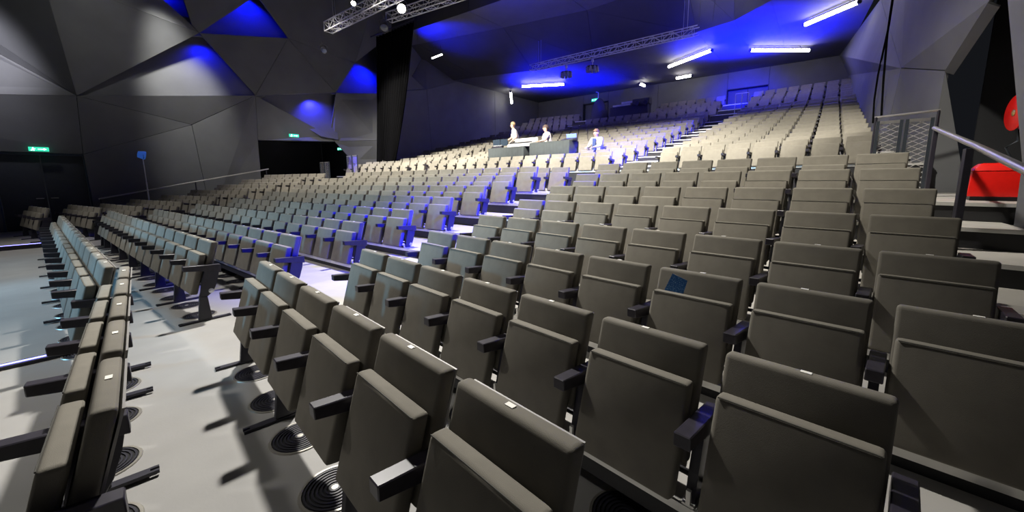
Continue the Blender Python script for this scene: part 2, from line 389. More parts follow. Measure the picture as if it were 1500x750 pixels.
# ------------------------------------------------------------------ aisle steps
def frame_obj(name, a, p, z, rot=R2): return empty(name, F2(a, p, z), rot)
def step_box(a0, a1, p0, p1, z0, z1, label):
    o = empty('aisle_step', F2((a0+a1)/2, (p0+p1)/2, z0), R2); w_ = (a1-a0)/2; d_ = (p1-p0)/2
    tag(o, label, 'step', 'low steps in the aisles')
    obj('riser_box', boxmesh('riser_box', -w_, w_, -d_+0.01, d_, 0, z1-z0-0.03, FASCIA), o)
    obj('tread', boxmesh('tread', -w_, w_, -d_, d_, z1-z0-0.03, z1-z0, TREAD, 0.004), o)
    obj('nosing', boxmesh('nosing', -w_, w_, -d_-0.008, -d_+0.02, z1-z0-0.032, z1-z0+0.002, NOSE), o)
    return o
step_box(3.62, 4.80, 1.45, 1.80, 0, 0.13, 'low pale step on the floor at the foot of the near aisle')
step_box(13.4, 14.5, 1.45, 1.80, 0, 0.13, 'low pale step on the floor at the foot of the far aisle')
for a0, a1, wd in ((3.62, 4.80, 'near'), (13.4, 14.5, 'far')):
    step_box(a0, a1, 10.20, 10.52, TIERZ['I'], TIERZ['I']+0.18, 'lower step rising from the cross aisle in the %s aisle' % wd)
    step_box(a0, a1, 10.53, 10.85, TIERZ['I'], TIERZ['I']+0.36, 'upper step rising from the cross aisle in the %s aisle' % wd)

# ------------------------------------------------------------------ floor vents under the flat rows
bm = NB(); prof = []
for i in range(7):
    r = 0.018+i*0.019
    b_lathe(bm, [(r, 0.0), (r, 0.007), (r+0.009, 0.007), (r+0.009, 0.0)], 28)
RING_ME = mesh_from_bm('vent_rings', bm, METAL)
bm = NB(); b_lathe(bm, [(0.148, 0.0), (0.148, 0.006), (0.160, 0.006), (0.164, 0.0)], 32); RIM_ME = mesh_from_bm('vent_rim', bm, mat('dull_steel', (0.38, 0.36, 0.32), 0.4, metal=0.7, noise=0.05))
bm = NB(); b_lathe(bm, [(0, 0.0015), (0.150, 0.0015)], 28); PIT_ME = mesh_from_bm('vent_pit', bm, mat('vent_black', (0.006, 0.006, 0.006), 0.9, noise=0.1))
bm = NB(); b_lathe(bm, [(0, 0.009), (0.016, 0.008), (0.018, 0.0)], 16); HUB_ME = mesh_from_bm('vent_hub', bm, MATS['dull_steel'])
flat = [s for s in IND if s['key'] in 'ABC' and s['d'] < 9.5]
cnt = {}
for s in flat:
    off = Vector((math.sin(s['rot']+PI), -math.cos(s['rot']+PI)))*(-0.20)
    q = s['pos']+off
    v = empty('floor_vent', (q.x, q.y, 0.0))
    tag(v, 'round ringed floor vent under the %s seat from the right, %s, %s' % (ORD[s['j']], s['row'], s['bw']), 'vent', 'round floor vents under the flat rows')
    obj('rim', RIM_ME, v); obj('pit', PIT_ME, v); obj('ring_grille', RING_ME, v); obj('hub', HUB_ME, v)

# ------------------------------------------------------------------ left wall
def A3(t): return F2(*t)
LW = {'w0':(19.5,-3.5,3.7),'w1':(19.50,1.51,4.35),'w2':(19.50,6.78,5.18),'w3':(19.50,10.40,5.88),'w4':(19.50,12.90,6.24),'w5':(19.50,16.21,7.01),
 'apex':(19.60,5.08,7.27),'e1':(19.60,8.38,7.94),'e2':(19.70,7.3,9.4),'f0':(19.60,3.82,8.4),'f1':(19.60,4.65,8.7),'f2':(19.60,4.87,7.50),
 'b0':(18.90,1.16,7.75),'b1':(18.90,-3.2,7.67),'s0':(20.60,-0.84,6.71),'t0':(20.9,-0.91,6.29),'t1':(20.9,-3.5,7.6),'P1a':(19.58,1.2,4.27),'P1b':(19.58,7.2,5.22),'P1c':(20.35,5.9,8.0),'P1d':(20.35,4.4,8.0),'P2a':(19.68,4.7,7.1),'P2b':(19.72,8.8,7.85),'P2c':(21.3,8.3,10.6),'P2d':(21.3,6.0,10.6),'P3a':(20.2,3.4,7.3),'P3b':(20.2,5.4,7.3),'P3c':(21.2,5.2,9.6),'P3d':(21.2,3.4,9.6),'P4a':(19.58,10.2,5.8),'P4b':(19.58,13.0,6.2),'P4c':(21.2,14.2,9.6),'P4d':(21.2,11.0,8.6),'P5a':(20.0,6.6,5.4),'P5b':(20.0,10.6,6.0),'P5c':(19.75,10.5,3.6),'P5d':(19.75,9.6,3.7),'j0':(19.55,11.6,7.58),'j1':(19.55,13.1,8.85),
 'i0':(19.50,13.29,12.14),'k':(19.90,10.12,3.78),'o0':(19.70,6.77,3.33),'o1':(19.80,10.30,3.52),'o2':(19.60,11.23,2.40),'o3':(19.50,12.73,3.74),
 'o4':(19.60,13.33,2.45),'d1':(19.75,-3.5,2.52),'d2':(19.75,1.45,2.47),'m0':(20.20,15.66,7.74),'v1':(19.72,4.5,3.75),
 'g0':(19.85,1.50,0.0),'g1':(19.85,4.8,0.0),'g2':(19.85,6.77,0.5),'n0':(19.75,-0.47,2.49),'n1':(19.85,-0.47,0.0),'n2':(19.75,-3.5,0.0),
 'x0':(19.6,16.6,2.2),'x1':(19.6,22.7,8.0),'x2':(19.6,22.7,3.4),'x3':(19.6,28.4,8.0),'x4':(19.6,28.4,4.9),'y0':(19.6,11.3,1.2),
 'h0':(20.2,3.0,13.0),'h1':(20.2,-3.5,13.0),'h2':(20.4,8.0,13.0),'h3':(19.6,13.3,13.0),'m1':(20.3,16.9,9.5),'m2':(19.6,19.0,8.0)}
wl = empty('wall_left'); tag(wl, 'faceted charcoal panel wall on the far left side of the hall', kind='structure')
for ids in (('t0','t1','w0','w1'), ('w1','t0','s0'), ('w1','s0','b0'), ('s0','b1','b0'), ('w1','apex','b0'), ('b0','apex','f2','f0'), ('P3a','P3b','P3c','P3d'),
            ('P1a','P1b','P1c','P1d'), ('P2a','P2b','P2c','P2d'), ('apex','w2','e1'), ('f2','apex','e2','f1'), ('w2','w3','e1'), ('e1','w3','j0'), ('e1','j0','i0','e2'),
            ('j0','j1','i0'), ('P4a','P4b','P4c','P4d'), ('P5a','P5b','P5c','P5d'), ('w2','k','o0'), ('k','o1','o0'), ('w3','w4','o3','o1','k'), ('o1','o3','o4','o2'),
            ('o2','o4','x0','y0'), ('w0','w1','d2','d1'), ('w1','w2','v1'), ('w1','v1','d2'), ('d2','v1','g1','g0'), ('v1','w2','o0','g2','g1'),
            ('d1','n0','n1','n2'), ('w4','w5','x0','o4','o3'), ('w5','m2','x1','x2','x0'), ('x1','x3','x4','x2'), ('w4','w5','m0','j1'), ('j1','m0','m1','i0'),
            ('w5','m2','m1','m0'), ('f0','f1','h0'), ('f1','e2','h2','h0'), ('e2','i0','h3','h2'), ('b0','f0','h0'), ('b0','b1','h1','h0')):
    panel('wall_panel', [A3(LW[i]) for i in ids], WALL, wl)
# the dark cross passage behind the opening
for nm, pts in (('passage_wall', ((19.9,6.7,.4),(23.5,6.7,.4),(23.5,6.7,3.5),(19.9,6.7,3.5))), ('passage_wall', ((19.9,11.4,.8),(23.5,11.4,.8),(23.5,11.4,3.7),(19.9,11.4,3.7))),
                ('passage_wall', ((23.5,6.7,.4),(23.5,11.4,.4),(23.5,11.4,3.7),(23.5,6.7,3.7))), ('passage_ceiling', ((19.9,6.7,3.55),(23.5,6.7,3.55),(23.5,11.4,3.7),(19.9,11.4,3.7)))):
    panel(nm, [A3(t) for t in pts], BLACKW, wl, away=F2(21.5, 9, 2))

# double door on the left
dr = empty('door_1', F2(19.9, 0.5, 0), T2-PI/2); tag(dr, 'dark double door under the exit sign in the left wall', kind='structure')
dr.rotation_euler = (0, 0, math.atan2(PE2.y, PE2.x))     # local x runs up the rake, local -y ... into the wall
for x0, x1, nm in ((-0.93, -0.01, 'door_leaf'), (0.01, 0.93, 'door_leaf')):
    lf = obj(nm, boxmesh(nm, x0, x1, -0.02, 0.03, 0.01, 2.40, DARKDOOR, 0.004), dr)
    hx = -0.08 if x0 < 0 else 0.08
    bm = NB(); b_tube(bm, [(hx, -0.02, 1.02), (hx, -0.075, 1.02), (hx+(0.16 if hx > 0 else -0.16), -0.075, 1.02)], 0.012, 8); obj('handle', mesh_from_bm('handle', bm, RAIL), lf)
bm = NB(); b_box(bm, -1.0, -0.94, -0.06, 0.06, 0, 2.48); b_box(bm, 0.94, 1.0, -0.06, 0.06, 0, 2.48); b_box(bm, -0.94, 0.94, -0.06, 0.06, 2.41, 2.48)
obj('door_frame', mesh_from_bm('door_frame', bm, mat('dark_blue_frame', (0.03, 0.05, 0.08), 0.5, noise=0.1)), dr)

# ------------------------------------------------------------------ right wall and its opening
wr = empty('wall_right'); tag(wr, 'tilted charcoal panel wall along the right side of the hall', kind='structure')
RW = {'a':(-1.5,10.45,1.0),'b':(-1.5,10.2,3.31),'c':(-1.15,12.47,3.88),'d':(-1.05,13.0,1.8),'e':(-.6,28.4,6.9),'f':(-.75,28.4,4.6),'g':(-1.5,8.14,3.76),
      'h':(-1.3,7.6,9.5),'i':(-1.1,20.6,8.0),'j':(-.13,28.4,8.0),'k':(-1.15,16.0,9.5),'l':(-1.3,7.6,13.0),'m':(-1.2,14.4,13.0),
      'p0':(-1.5,5.9,0.4),'p1':(-1.5,6.06,1.61),'p2':(-1.5,7.41,3.53),'p3':(-1.5,7.95,5.2),'q0':(-1.6,-4,0),'q1':(-1.6,-4,13.0),'n':(-2.05,10.35,1.0)}
for ids in (('a','b','c','d'), ('d','c','e','f'), ('b','g','h','k','i','c'), ('c','i','j','e'), ('h','l','m','k'), ('p0','p1','p2','p3','h','l','q1','q0'), ('a','b','n')):
    panel('wall_panel', [A3(RW[i]) for i in ids], WALL, wr, thick=0.05)
panel('header_edge', [A3(t) for t in ((-1.5,10.2,3.31),(-1.5,8.14,3.76),(-1.3,7.6,9.5),(-1.75,7.75,9.5),(-1.8,8.3,3.72),(-1.8,10.28,3.27))][:2]+[A3((-1.62,8.2,3.70)), A3((-1.62,10.24,3.25))], WALL, wr, thick=0.03, away=F2(-1.5, 9, 6))
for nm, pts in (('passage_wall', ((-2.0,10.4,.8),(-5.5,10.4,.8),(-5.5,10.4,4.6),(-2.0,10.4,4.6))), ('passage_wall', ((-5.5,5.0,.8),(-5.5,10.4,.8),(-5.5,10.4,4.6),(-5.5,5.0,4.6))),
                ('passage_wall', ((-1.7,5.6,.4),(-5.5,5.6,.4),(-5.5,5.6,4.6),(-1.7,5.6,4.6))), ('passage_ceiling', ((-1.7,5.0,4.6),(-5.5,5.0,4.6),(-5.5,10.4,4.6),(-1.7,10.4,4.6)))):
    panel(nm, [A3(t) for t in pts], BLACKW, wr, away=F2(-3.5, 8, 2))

# ------------------------------------------------------------------ back wall with the two doors
wb = empty('wall_back'); tag(wb, 'dark grey back wall above the last row of seats', kind='structure')
def bwall(a0, a1, z0, z1): panel('wall_panel', [F2(a0, 28.4, z0), F2(a1, 28.4, z0), F2(a1, 28.4, z1), F2(a0, 28.4, z1)], WALL, wb)
for a0, a1 in ((-1.0, 3.0), (5.2, 9.5), (9.5, 13.2), (15.3, 19.8)): bwall(a0, a1, 2.5, 8.0)
bwall(3.0, 5.2, 7.0, 8.0); bwall(13.2, 15.3, 7.35, 8.0)
for n, a, wd, hz in ((2, 4.1, 2.2, 7.0), (3, 14.25, 2.1, 7.35)):
    d_ = empty('door_%d' % n, F2(a, 28.75, 4.6), R2); tag(d_, 'recessed dark door at the top of the %s aisle' % ('near' if n == 2 else 'far'), kind='structure')
    h = hz-4.6
    obj('door_leaf', boxmesh('door_leaf', -wd/2+0.02, -0.01, -0.03, 0.03, 0, h-0.05, MATS['charcoal_wall_panel'], 0.004), d_)
    obj('door_leaf', boxmesh('door_leaf', 0.01, wd/2-0.02, -0.03, 0.03, 0, h-0.05, MATS['charcoal_wall_panel'], 0.004), d_)
    bm = NB(); b_box(bm, -wd/2-0.02, -wd/2+0.02, -0.4, 0.06, 0, h); b_box(bm, wd/2-0.02, wd/2+0.02, -0.4, 0.06, 0, h); b_box(bm, -wd/2, wd/2, -0.4, 0.06, h-0.04, h)
    obj('door_frame', mesh_from_bm('door_frame', bm, DARKDOOR), d_)

# ------------------------------------------------------------------ ceiling
ce = empty('ceiling'); tag(ce, 'folded black ceiling panels with a lower soffit over the upper rows', kind='structure')
E1 = [(22.5,17.94,8),(17.85,19.05,8),(14.26,20.03,8),(10.48,20.57,8),(5.03,19.76,8),(3.48,19.38,8),(2.07,18.13,8),(-1.1,17.6,8)]
E2 = [(21.0,15.4,9.5),(19.56,15.72,9.5),(14.0,17.0,9.5),(9.55,17.91,9.5),(5.0,17.6,9.5),(3.2,17.2,9.5),(1.6,16.2,9.5),(-1.15,16.0,9.5)]
E3 = [(20.4,14.0,9.5),(17.61,14.19,9.5),(14.0,14.4,9.5),(9.55,14.6,9.5),(5.0,14.5,9.5),(3.2,14.5,9.5),(1.6,14.4,9.5),(-1.2,14.4,9.5)]
E0 = [(22.0,28.4,8),(17.85,28.4,8),(14.26,28.4,8),(10.48,28.4,8),(5.03,28.4,8),(3.48,28.4,8),(2.07,28.4,8),(-.4,28.4,8)]
below = F2(9, 16, 3)
for i in range(7):
    panel('soffit_panel', [A3(E0[i]), A3(E0[i+1]), A3(E1[i+1]), A3(E1[i])], SOFFIT, ce, away=below)
    panel('bulkhead_panel', [A3(E1[i]), A3(E1[i+1]), A3(E2[i])], CEIL, ce, away=below)
    panel('bulkhead_panel', [A3(E1[i+1]), A3(E2[i+1]), A3(E2[i])], CEIL, ce, away=below)
    panel('ceiling_panel', [A3(E2[i]), A3(E2[i+1]), A3(E3[i+1]), A3(E3[i])], SOFFIT, ce, away=below)
    panel('upstand_panel', [A3(E3[i]), A3(E3[i+1]), A3((E3[i+1][0], E3[i+1][1], 13.0)), A3((E3[i][0], E3[i][1], 13.0))], CEIL, ce, away=F2(9, 0, 10))
for a0, a1 in ((-1.6, 4), (4, 9.2), (9.2, 14.6), (14.6, 21)):
    for p0, p1 in ((-4, 5), (5, 14.6)):
        panel('ceiling_panel', [F2(a0, p0, 13), F2(a1, p0, 13), F2(a1, p1, 13), F2(a0, p1, 13)], CEIL, ce, away=below)

# ------------------------------------------------------------------ black drape
cu = empty('stage_drape', F2(17.9, 12.2, 2.2), R2); tag(cu, 'tall black pleated drape hanging in front of the left wall', 'curtain')
bm = NB(); NX, NZ = 90, 26; grid = []
for iz in range(NZ+1):
    f = iz/NZ; z = 2.25+f*6.6
    aL = 19.25-0.45*f+0.25*(1-f)**3; aR = 17.55-1.95*f**0.9+0.9*(1-f)**4*0.2
    row = []
    for ix in range(NX+1):
        g = ix/NX; a = aL+(aR-aL)*g
        ph = g*2*PI*13+1.1*math.sin(3*g+2*f)
        row.append(bm.verts.new(F2(a, 12.42+0.08*math.sin(ph)*(0.65+0.35*math.sin(7*g+f*2))+0.06*(1-f)**3*math.sin(g*5), z)-Vector(cu.location)))
    grid.append(row)
for iz in range(NZ):
    for ix in range(NX): bm.faces.new([grid[iz][ix], grid[iz][ix+1], grid[iz+1][ix+1], grid[iz+1][ix]])
bmesh.ops.transform(bm, matrix=Matrix.Rotation(-R2, 4, 'Z'), verts=bm.verts[:])
fab = obj('drape_cloth', mesh_from_bm('drape_cloth', bm, CURTAIN, angle=80), cu)
sol = fab.modifiers.new('cloth_thickness', 'SOLIDIFY'); sol.thickness = 0.012
bm = NB(); b_tube(bm, [Vector((-1.05, 0, 6.66)), Vector((2.5, 0, 6.66))], 0.03, 8); obj('track', mesh_from_bm('track', bm, METAL), cu)

# ------------------------------------------------------------------ trusses and lamps
def truss(p0, p1, label, w_=0.3, step=0.42, drop=True):
    p0, p1 = Vector(p0), Vector(p1); L = (p1-p0).length; d = (p1-p0).normalized()
    o = empty('lighting_truss', p0, math.atan2(d.y, d.x)); tag(o, label, 'truss')
    h = w_/2
    for y in (-h, h):
        for z in (-h, h):
            bm = NB(); b_tube(bm, [(0, y, z), (L, y, z)], 0.025, 8); obj('chord', mesh_from_bm('chord', bm, TRUSS), o)
    bm = NB(); n = int(L/step)
    for i in range(n+1):
        x = min(i*step, L)
        for y in (-h, h): b_tube(bm, [(x, y, -h), (x, y, h)], 0.012, 5)
        for z in (-h, h): b_tube(bm, [(x, -h, z), (x, h, z)], 0.012, 5)
        if i < n:
            x2 = (i+1)*step; s_ = 1 if i % 2 else -1
            for y in (-h, h): b_tube(bm, [(x, y, -h*s_), (x2, y, h*s_)], 0.012, 5)
            b_tube(bm, [(x, -h*s_, -h), (x2, h*s_, -h)], 0.012, 5)
    obj('bracing', mesh_from_bm('bracing', bm, TRUSS), o)
    if drop:
        for x in (0.5, L-0.6):
            bm = NB(); b_tube(bm, [(x, 0, h), (x, 0, drop)], 0.012, 6); b_tube(bm, [(x+0.16, 0, h), (x+0.16, 0, drop)], 0.012, 6); obj('hanger', mesh_from_bm('hanger', bm, TRUSS), o)
    return o
truss(F2(17.3, 9.1, 8.05), F2(8.6, 9.1, 8.05), 'silver box truss at the top left with a lit ladder face', 0.36, drop=4.8)
truss(F2(14.6, 10.3, 8.15), F2(7.8, 11.1, 8.15), 'dark silver truss behind the first, carrying the bright lamp', 0.3, drop=4.6)
truss(F2(13.2, 18.4, 7.6), F2(4.6, 18.35, 7.6), 'long silver truss hanging below the edge of the soffit', 0.3, drop=1.9)
def lamp_fixture(loc, aim, label, r=0.13, ln=0.34, glow=True, group='stage lamps hung on the trusses'):
    loc = Vector(loc); o = empty('stage_lamp', loc); tag(o, label, 'lamp', group)
    o.rotation_euler = (Vector(aim)-loc).to_track_quat('-Z', 'Y').to_euler()
    bm = NB(); b_lathe(bm, [(0, ln*0.55), (r*0.6, ln*0.5), (r*0.8, ln*0.2), (r, -ln*0.35), (r*1.06, -ln*0.45), (r*0.95, -ln*0.45), (r*0.9, -ln*0.38)], 18)
    obj('body', mesh_from_bm('body', bm, METAL), o)
    bm = NB(); b_lathe(bm, [(0, -ln*0.40), (r*0.9, -ln*0.36)], 18); obj('lens', mesh_from_bm('lens', bm, LAMPS if glow else mat('dark_lens', (.05, .06, .1), .1, noise=.05) if 'dark_lens' not in MATS else MATS['dark_lens']), o)
    bm = NB(); b_tube(bm, [(r*1.15, 0, 0), (r*1.15, r*1.2, 0.02), (0, r*1.9, 0.02), (-r*1.15, r*1.2, 0.02), (-r*1.15, 0, 0)], 0.014, 6)
    b_tube(bm, [(0, r*1.9, 0.02), (0, r*2.6, 0.02)], 0.02, 6); obj('yoke', mesh_from_bm('yoke', bm, METAL), o)
    return o
lamp_fixture(F2(13.15, 9.85, 8.0), (0, 4, 1.5), 'bright white lamp with round lens on the second truss', 0.17, 0.45)
lamp_fixture(F2(14.55, 8.75, 8.22), F2(9, 2, 1), 'small bright lamp at the left end of the first truss', 0.10, 0.3)
lamp_fixture(F2(14.5, 10.0, 7.7), F2(8, 4, 0), 'dim box-like lamp hanging between the two trusses', 0.16, 0.42, False)
lamp_fixture(F2(18.0, 9.2, 7.35), F2(12, 4, 0), 'small pale lamp hanging at the left below the first truss', 0.13, 0.35, False)
for i, (a, p) in enumerate(((9.3, 11.0), (8.8, 11.05), (8.35, 11.1))):
    lamp_fixture(F2(a, p, 8.0), F2(4, 1, 1.5), '%s of three little bright lamps on the second truss' % ('left', 'middle', 'right')[i], 0.06, 0.16)
def cluster(loc, label):
    o = empty('lamp_cluster', loc, R2); tag(o, label, 'lamp', 'lamp clusters under the long truss')
    bm = NB(); b_lathe(bm, [(0, 0.03), (0.30, 0.03), (0.32, 0), (0.30, -0.03), (0, -0.03)], 20); obj('ring_plate', mesh_from_bm('ring_plate', bm, METAL), o)
    bm = NB(); b_tube(bm, [(0, 0, 0), (0, 0, 0.42)], 0.03, 8); b_box(bm, -0.05, 0.05, -0.05, 0.05, 0.25, 0.36); obj('stem', mesh_from_bm('stem', bm, TRUSS), o)
    for k in range(9):
        an = 2*PI*k/9; x, y = 0.26*math.cos(an), 0.26*math.sin(an)
        bm = NB(); b_lathe(bm, [(0, 0.02), (0.055, 0.02), (0.07, -0.22), (0.062, -0.22), (0.05, -0.1), (0, -0.1)], 12, Matrix.Translation((x, y, 0)))
        obj('can', mesh_from_bm('can', bm, mat('pewter_can', (.5, .49, .5), .35, metal=.6, noise=.05) if 'pewter_can' not in MATS else MATS['pewter_can']), o)
cluster(F2(10.95, 18.4, 6.98), 'left ring cluster of lamp cans under the long truss')
cluster(F2(9.45, 18.4, 7.0), 'right ring cluster of lamp cans under the long truss')
def tube_light(q0, q1, label, r=0.075):
    q0, q1 = Vector(q0), Vector(q1); d = (q1-q0).normalized(); c = (q0+q1)/2
    o = empty('tube_light', c); tag(o, label, 'lamp', 'glowing tube lights under the soffit')
    bm = NB(); b_tube(bm, [q0-c, q1-c], r, 12); obj('glowing_tube', mesh_from_bm('glowing_tube', bm, LAMP), o)
    bm = NB()
    for q, s_ in ((q0-c, -1), (q1-c, 1)): b_tube(bm, [q, q+d*0.07*s_], r*1.05, 12)
    up = Vector((0, 0, 1)); b_tube(bm, [(q0-c)+d*.02+up*(r+.02), (q1-c)-d*.02+up*(r+.02)], r*0.5, 8); obj('housing', mesh_from_bm('housing', bm, METAL), o)
    bm = NB()
    for t in (0.15, 0.85):
        q = (q0-c).lerp(q1-c, t); b_tube(bm, [q+up*r, q+up*0.5], 0.006, 5)
    obj('suspension', mesh_from_bm('suspension', bm, METAL), o)
    return o
tz = 7.78
for (a0, p0, z0), (a1, p1, z1), lb in (
    ((1.12,21.1,tz), (-0.45,19.74,tz), 'long slanting tube light at the upper right near the right wall'), ((3.36,23.46,tz), (1.10,25.35,tz), 'level tube light at the right above the last rows'),
    ((7.40,23.74,tz), (4.89,22.18,tz), 'slanting tube light right of the middle of the soffit'), ((7.82,26.71,tz), (6.91,26.63,tz), 'small tube light under the middle slanting one'),
    ((10.14,26.58,tz), (10.10,27.36,tz), 'shortest tube light over the covered equipment'), ((16.59,22.09,tz), (14.12,23.44,tz), 'level tube light at the left of the soffit'),
    ((18.22,22.86,tz), (18.95,23.9,7.25), 'short upright-looking tube light beside the far wall')):
    tube_light(F2(a0, p0, z0), F2(a1, p1, z1), lb)
tube_light(F2(17.0, 14.58, 7.98), F2(16.35, 14.75, 8.1), 'small bluish tube light beside the black drape', 0.035)

# ------------------------------------------------------------------ exit signs
def exit_sign(loc, rotz, label, w_=0.42, h=0.13):
    o = empty('exit_sign', loc, rotz); tag(o, label, 'exit sign', 'green exit signs')
    obj('sign_box', boxmesh('sign_box', -w_/2, w_/2, 0, 0.05, -h/2, h/2, EXITG, 0.006), o)
    bm = NB()
    x0 = -w_*0.28; b_box(bm, x0-0.012, x0+0.012, -0.003, 0, 0.025, 0.05); b_box(bm, x0-0.02, x0+0.015, -0.003, 0, -0.02, 0.022)
    b_box(bm, x0-0.05, x0-0.012, -0.003, 0, -0.045, -0.025); b_box(bm, x0+0.005, x0+0.022, -0.003, 0, -0.055, -0.02); b_box(bm, x0+0.015, x0+0.05, -0.003, 0, 0.0, 0.012)
    b_box(bm, -0.02, 0.10, -0.003, 0, -0.009, 0.009); b_prism_y = [(0.10, 0.035), (0.16, 0.0), (0.10, -0.035)]
    f = [bm.verts.new((x, -0.003, z)) for x, z in b_prism_y]; g = [bm.verts.new((x, 0, z)) for x, z in b_prism_y]
    bm.faces.new(f); bm.faces.new(g[::-1]); [bm.faces.new([f[i], g[i], g[(i+1) % 3], f[(i+1) % 3]]) for i in range(3)]
    obj('pictogram', mesh_from_bm('pictogram', bm, EXITW, smooth=False), o)
RL = math.atan2(PE2.y, PE2.x)          # faces the room from the left wall
exit_sign(F2(19.62, 0.5, 2.58), RL, 'green exit sign above the dark double door')
exit_sign(F2(19.55, 8.25, 3.62), RL, 'green exit sign over the left passage opening')
exit_sign(F2(20.6, 10.95, 3.22), R2, 'green exit sign inside the left passage')
exit_sign(F2(14.25, 28.2, 7.5), R2, 'small green exit sign over the far door at the top', 0.5, 0.2)

# ------------------------------------------------------------------ rails, gates, stand
def rail(name, pts, posts, label, r=0.024, cat='handrail', mats=(RAIL, METAL), pr=0.022):
    o = empty(name, Vector(pts[0])); tag(o, label, cat); c = Vector(pts[0])
    bm = NB(); b_tube(bm, [Vector(q)-c for q in pts], r, 10); obj('rail', mesh_from_bm('rail', bm, mats[0]), o)
    for q0, q1 in posts:
        bm = NB(); b_tube(bm, [Vector(q0)-c, Vector(q1)-c], pr, 8); b_lathe(bm, [(0, 0.01), (0.06, 0.01), (0.06, 0)], 12, Matrix.Translation(Vector(q0)-c)); obj('post', mesh_from_bm('post', bm, mats[1]), o)
    return o
rail('handrail', [F2(19.35, 1.6, 0.96), F2(19.35, 6.95, 2.06)], [(F2(19.35, 1.65, 0), F2(19.35, 1.65, .97)), (F2(19.35, 4.3, TIERZ['E']), F2(19.35, 4.3, 1.52)), (F2(19.35, 6.85, TIERZ['H']), F2(19.35, 6.85, 2.04))],
     'thin steel handrail climbing along the left wall')
def flatpost(o, a, p, z0, z1, wd, dp):
    me = boxmesh('post', -wd/2, wd/2, -dp/2, dp/2, 0, z1-z0, METAL, 0.003)
    return obj('post', me, o, F2(a, p, z0)-Vector(o.location), R2)
hr = empty('handrail', F2(-1.02, 5.35, TIERZ['G'])); tag(hr, 'steel handrail on black posts running down the right-hand steps', 'handrail')
c = Vector(hr.location)
bm = NB(); b_tube(bm, [F2(-1.2, 8.3, 2.19)-c, F2(-1.05, 5.4, 1.775)-c, F2(-0.93, 3.5, 1.50)-c], 0.028, 12); obj('rail', mesh_from_bm('rail', bm, RAIL), hr)
flatpost(hr, -1.02, 5.42, TIERZ['G'], 1.75, 0.05, 0.11); flatpost(hr, -1.2, 8.2, TIERZ['I'], 2.18, 0.045, 0.10)
def mesh_gate(a0, a1, p, z0, z1, label, grp='mesh gates at the ends of the cross aisle'):
    o = empty('mesh_gate', F2((a0+a1)/2, p, z0), R2); tag(o, label, 'gate', grp); W = abs(a1-a0)/2; H = z1-z0
    FR = MATS.get('blue_grey_steel') or mat('blue_grey_steel', (0.05, 0.06, 0.075), 0.4, metal=0.5, noise=0.08)
    for k, (x0, x1) in enumerate(((-W, -0.012), (0.012, W))):
        lf = empty('gate_leaf'); lf.parent = o
        bm = NB(); t = 0.022
        for b in ((x0, x0+2*t, 0.02, H), (x1-2*t, x1, 0.02, H)): b_box(bm, b[0], b[1], -t, t, b[2], b[3])
        b_box(bm, x0+2*t, x1-2*t, -t, t, 0.02, 0.06); obj('leaf_frame', mesh_from_bm('leaf_frame', bm, FR), lf)
        bm = NB(); b_box(bm, x0+2*t, x1-2*t, -t, t, H-0.045, H); obj('top_bar', mesh_from_bm('top_bar', bm, RAIL), lf)
        bm = NB(); sx_ = x0+2*t; ex = x1-2*t; cw, ch = 0.15, 0.085; z = 0.06
        n = int((ex-sx_)/cw)+1
        for dirn in (1, -1):
            k0 = -int((H-0.1)/ch)-1
            for i in range(k0*2, n*2+2-k0*2):
                xs = sx_+i*cw
                za, zb = 0.06, H-0.045
                xa, xb = xs, xs+dirn*(zb-za)*cw/ch
                # clip to sx_..ex
                def at(x): return za+(x-xa)*(zb-za)/(xb-xa)
                lo, hi = (xa, xb) if xa < xb else (xb, xa)
                L_, R_ = max(lo, sx_), min(hi, ex)
                if R_-L_ < 0.01: continue
                b_tube(bm, [(L_, 0, at(L_)), (R_, 0, at(R_))], 0.005, 4, False)
        obj('expanded_mesh', mesh_from_bm('expanded_mesh', bm, RAIL), lf)
    return o
mesh_gate(-1.33, -0.64, 9.3, TIERZ['I'], 2.44, 'mesh gate on the right beside the handrail post')
rail('guard_rail', [F2(-0.64, 9.75, 2.56), F2(-1.45, 9.75, 2.60)], [(F2(-0.66, 9.75, TIERZ['I']), F2(-0.66, 9.75, 2.56)), (F2(-1.43, 9.75, TIERZ['I']), F2(-1.43, 9.75, 2.6))], 'dark guard rail just behind the right mesh gate', 0.018, 'rail', (RAIL, METAL))
mesh_gate(18.55, 19.45, 9.3, TIERZ['I'], 2.42, 'small mesh gate on the far left below the exit sign')
mesh_gate(17.9, 18.9, 10.4, TIERZ['I'], 2.75, 'second small mesh gate on the far left near the drape')

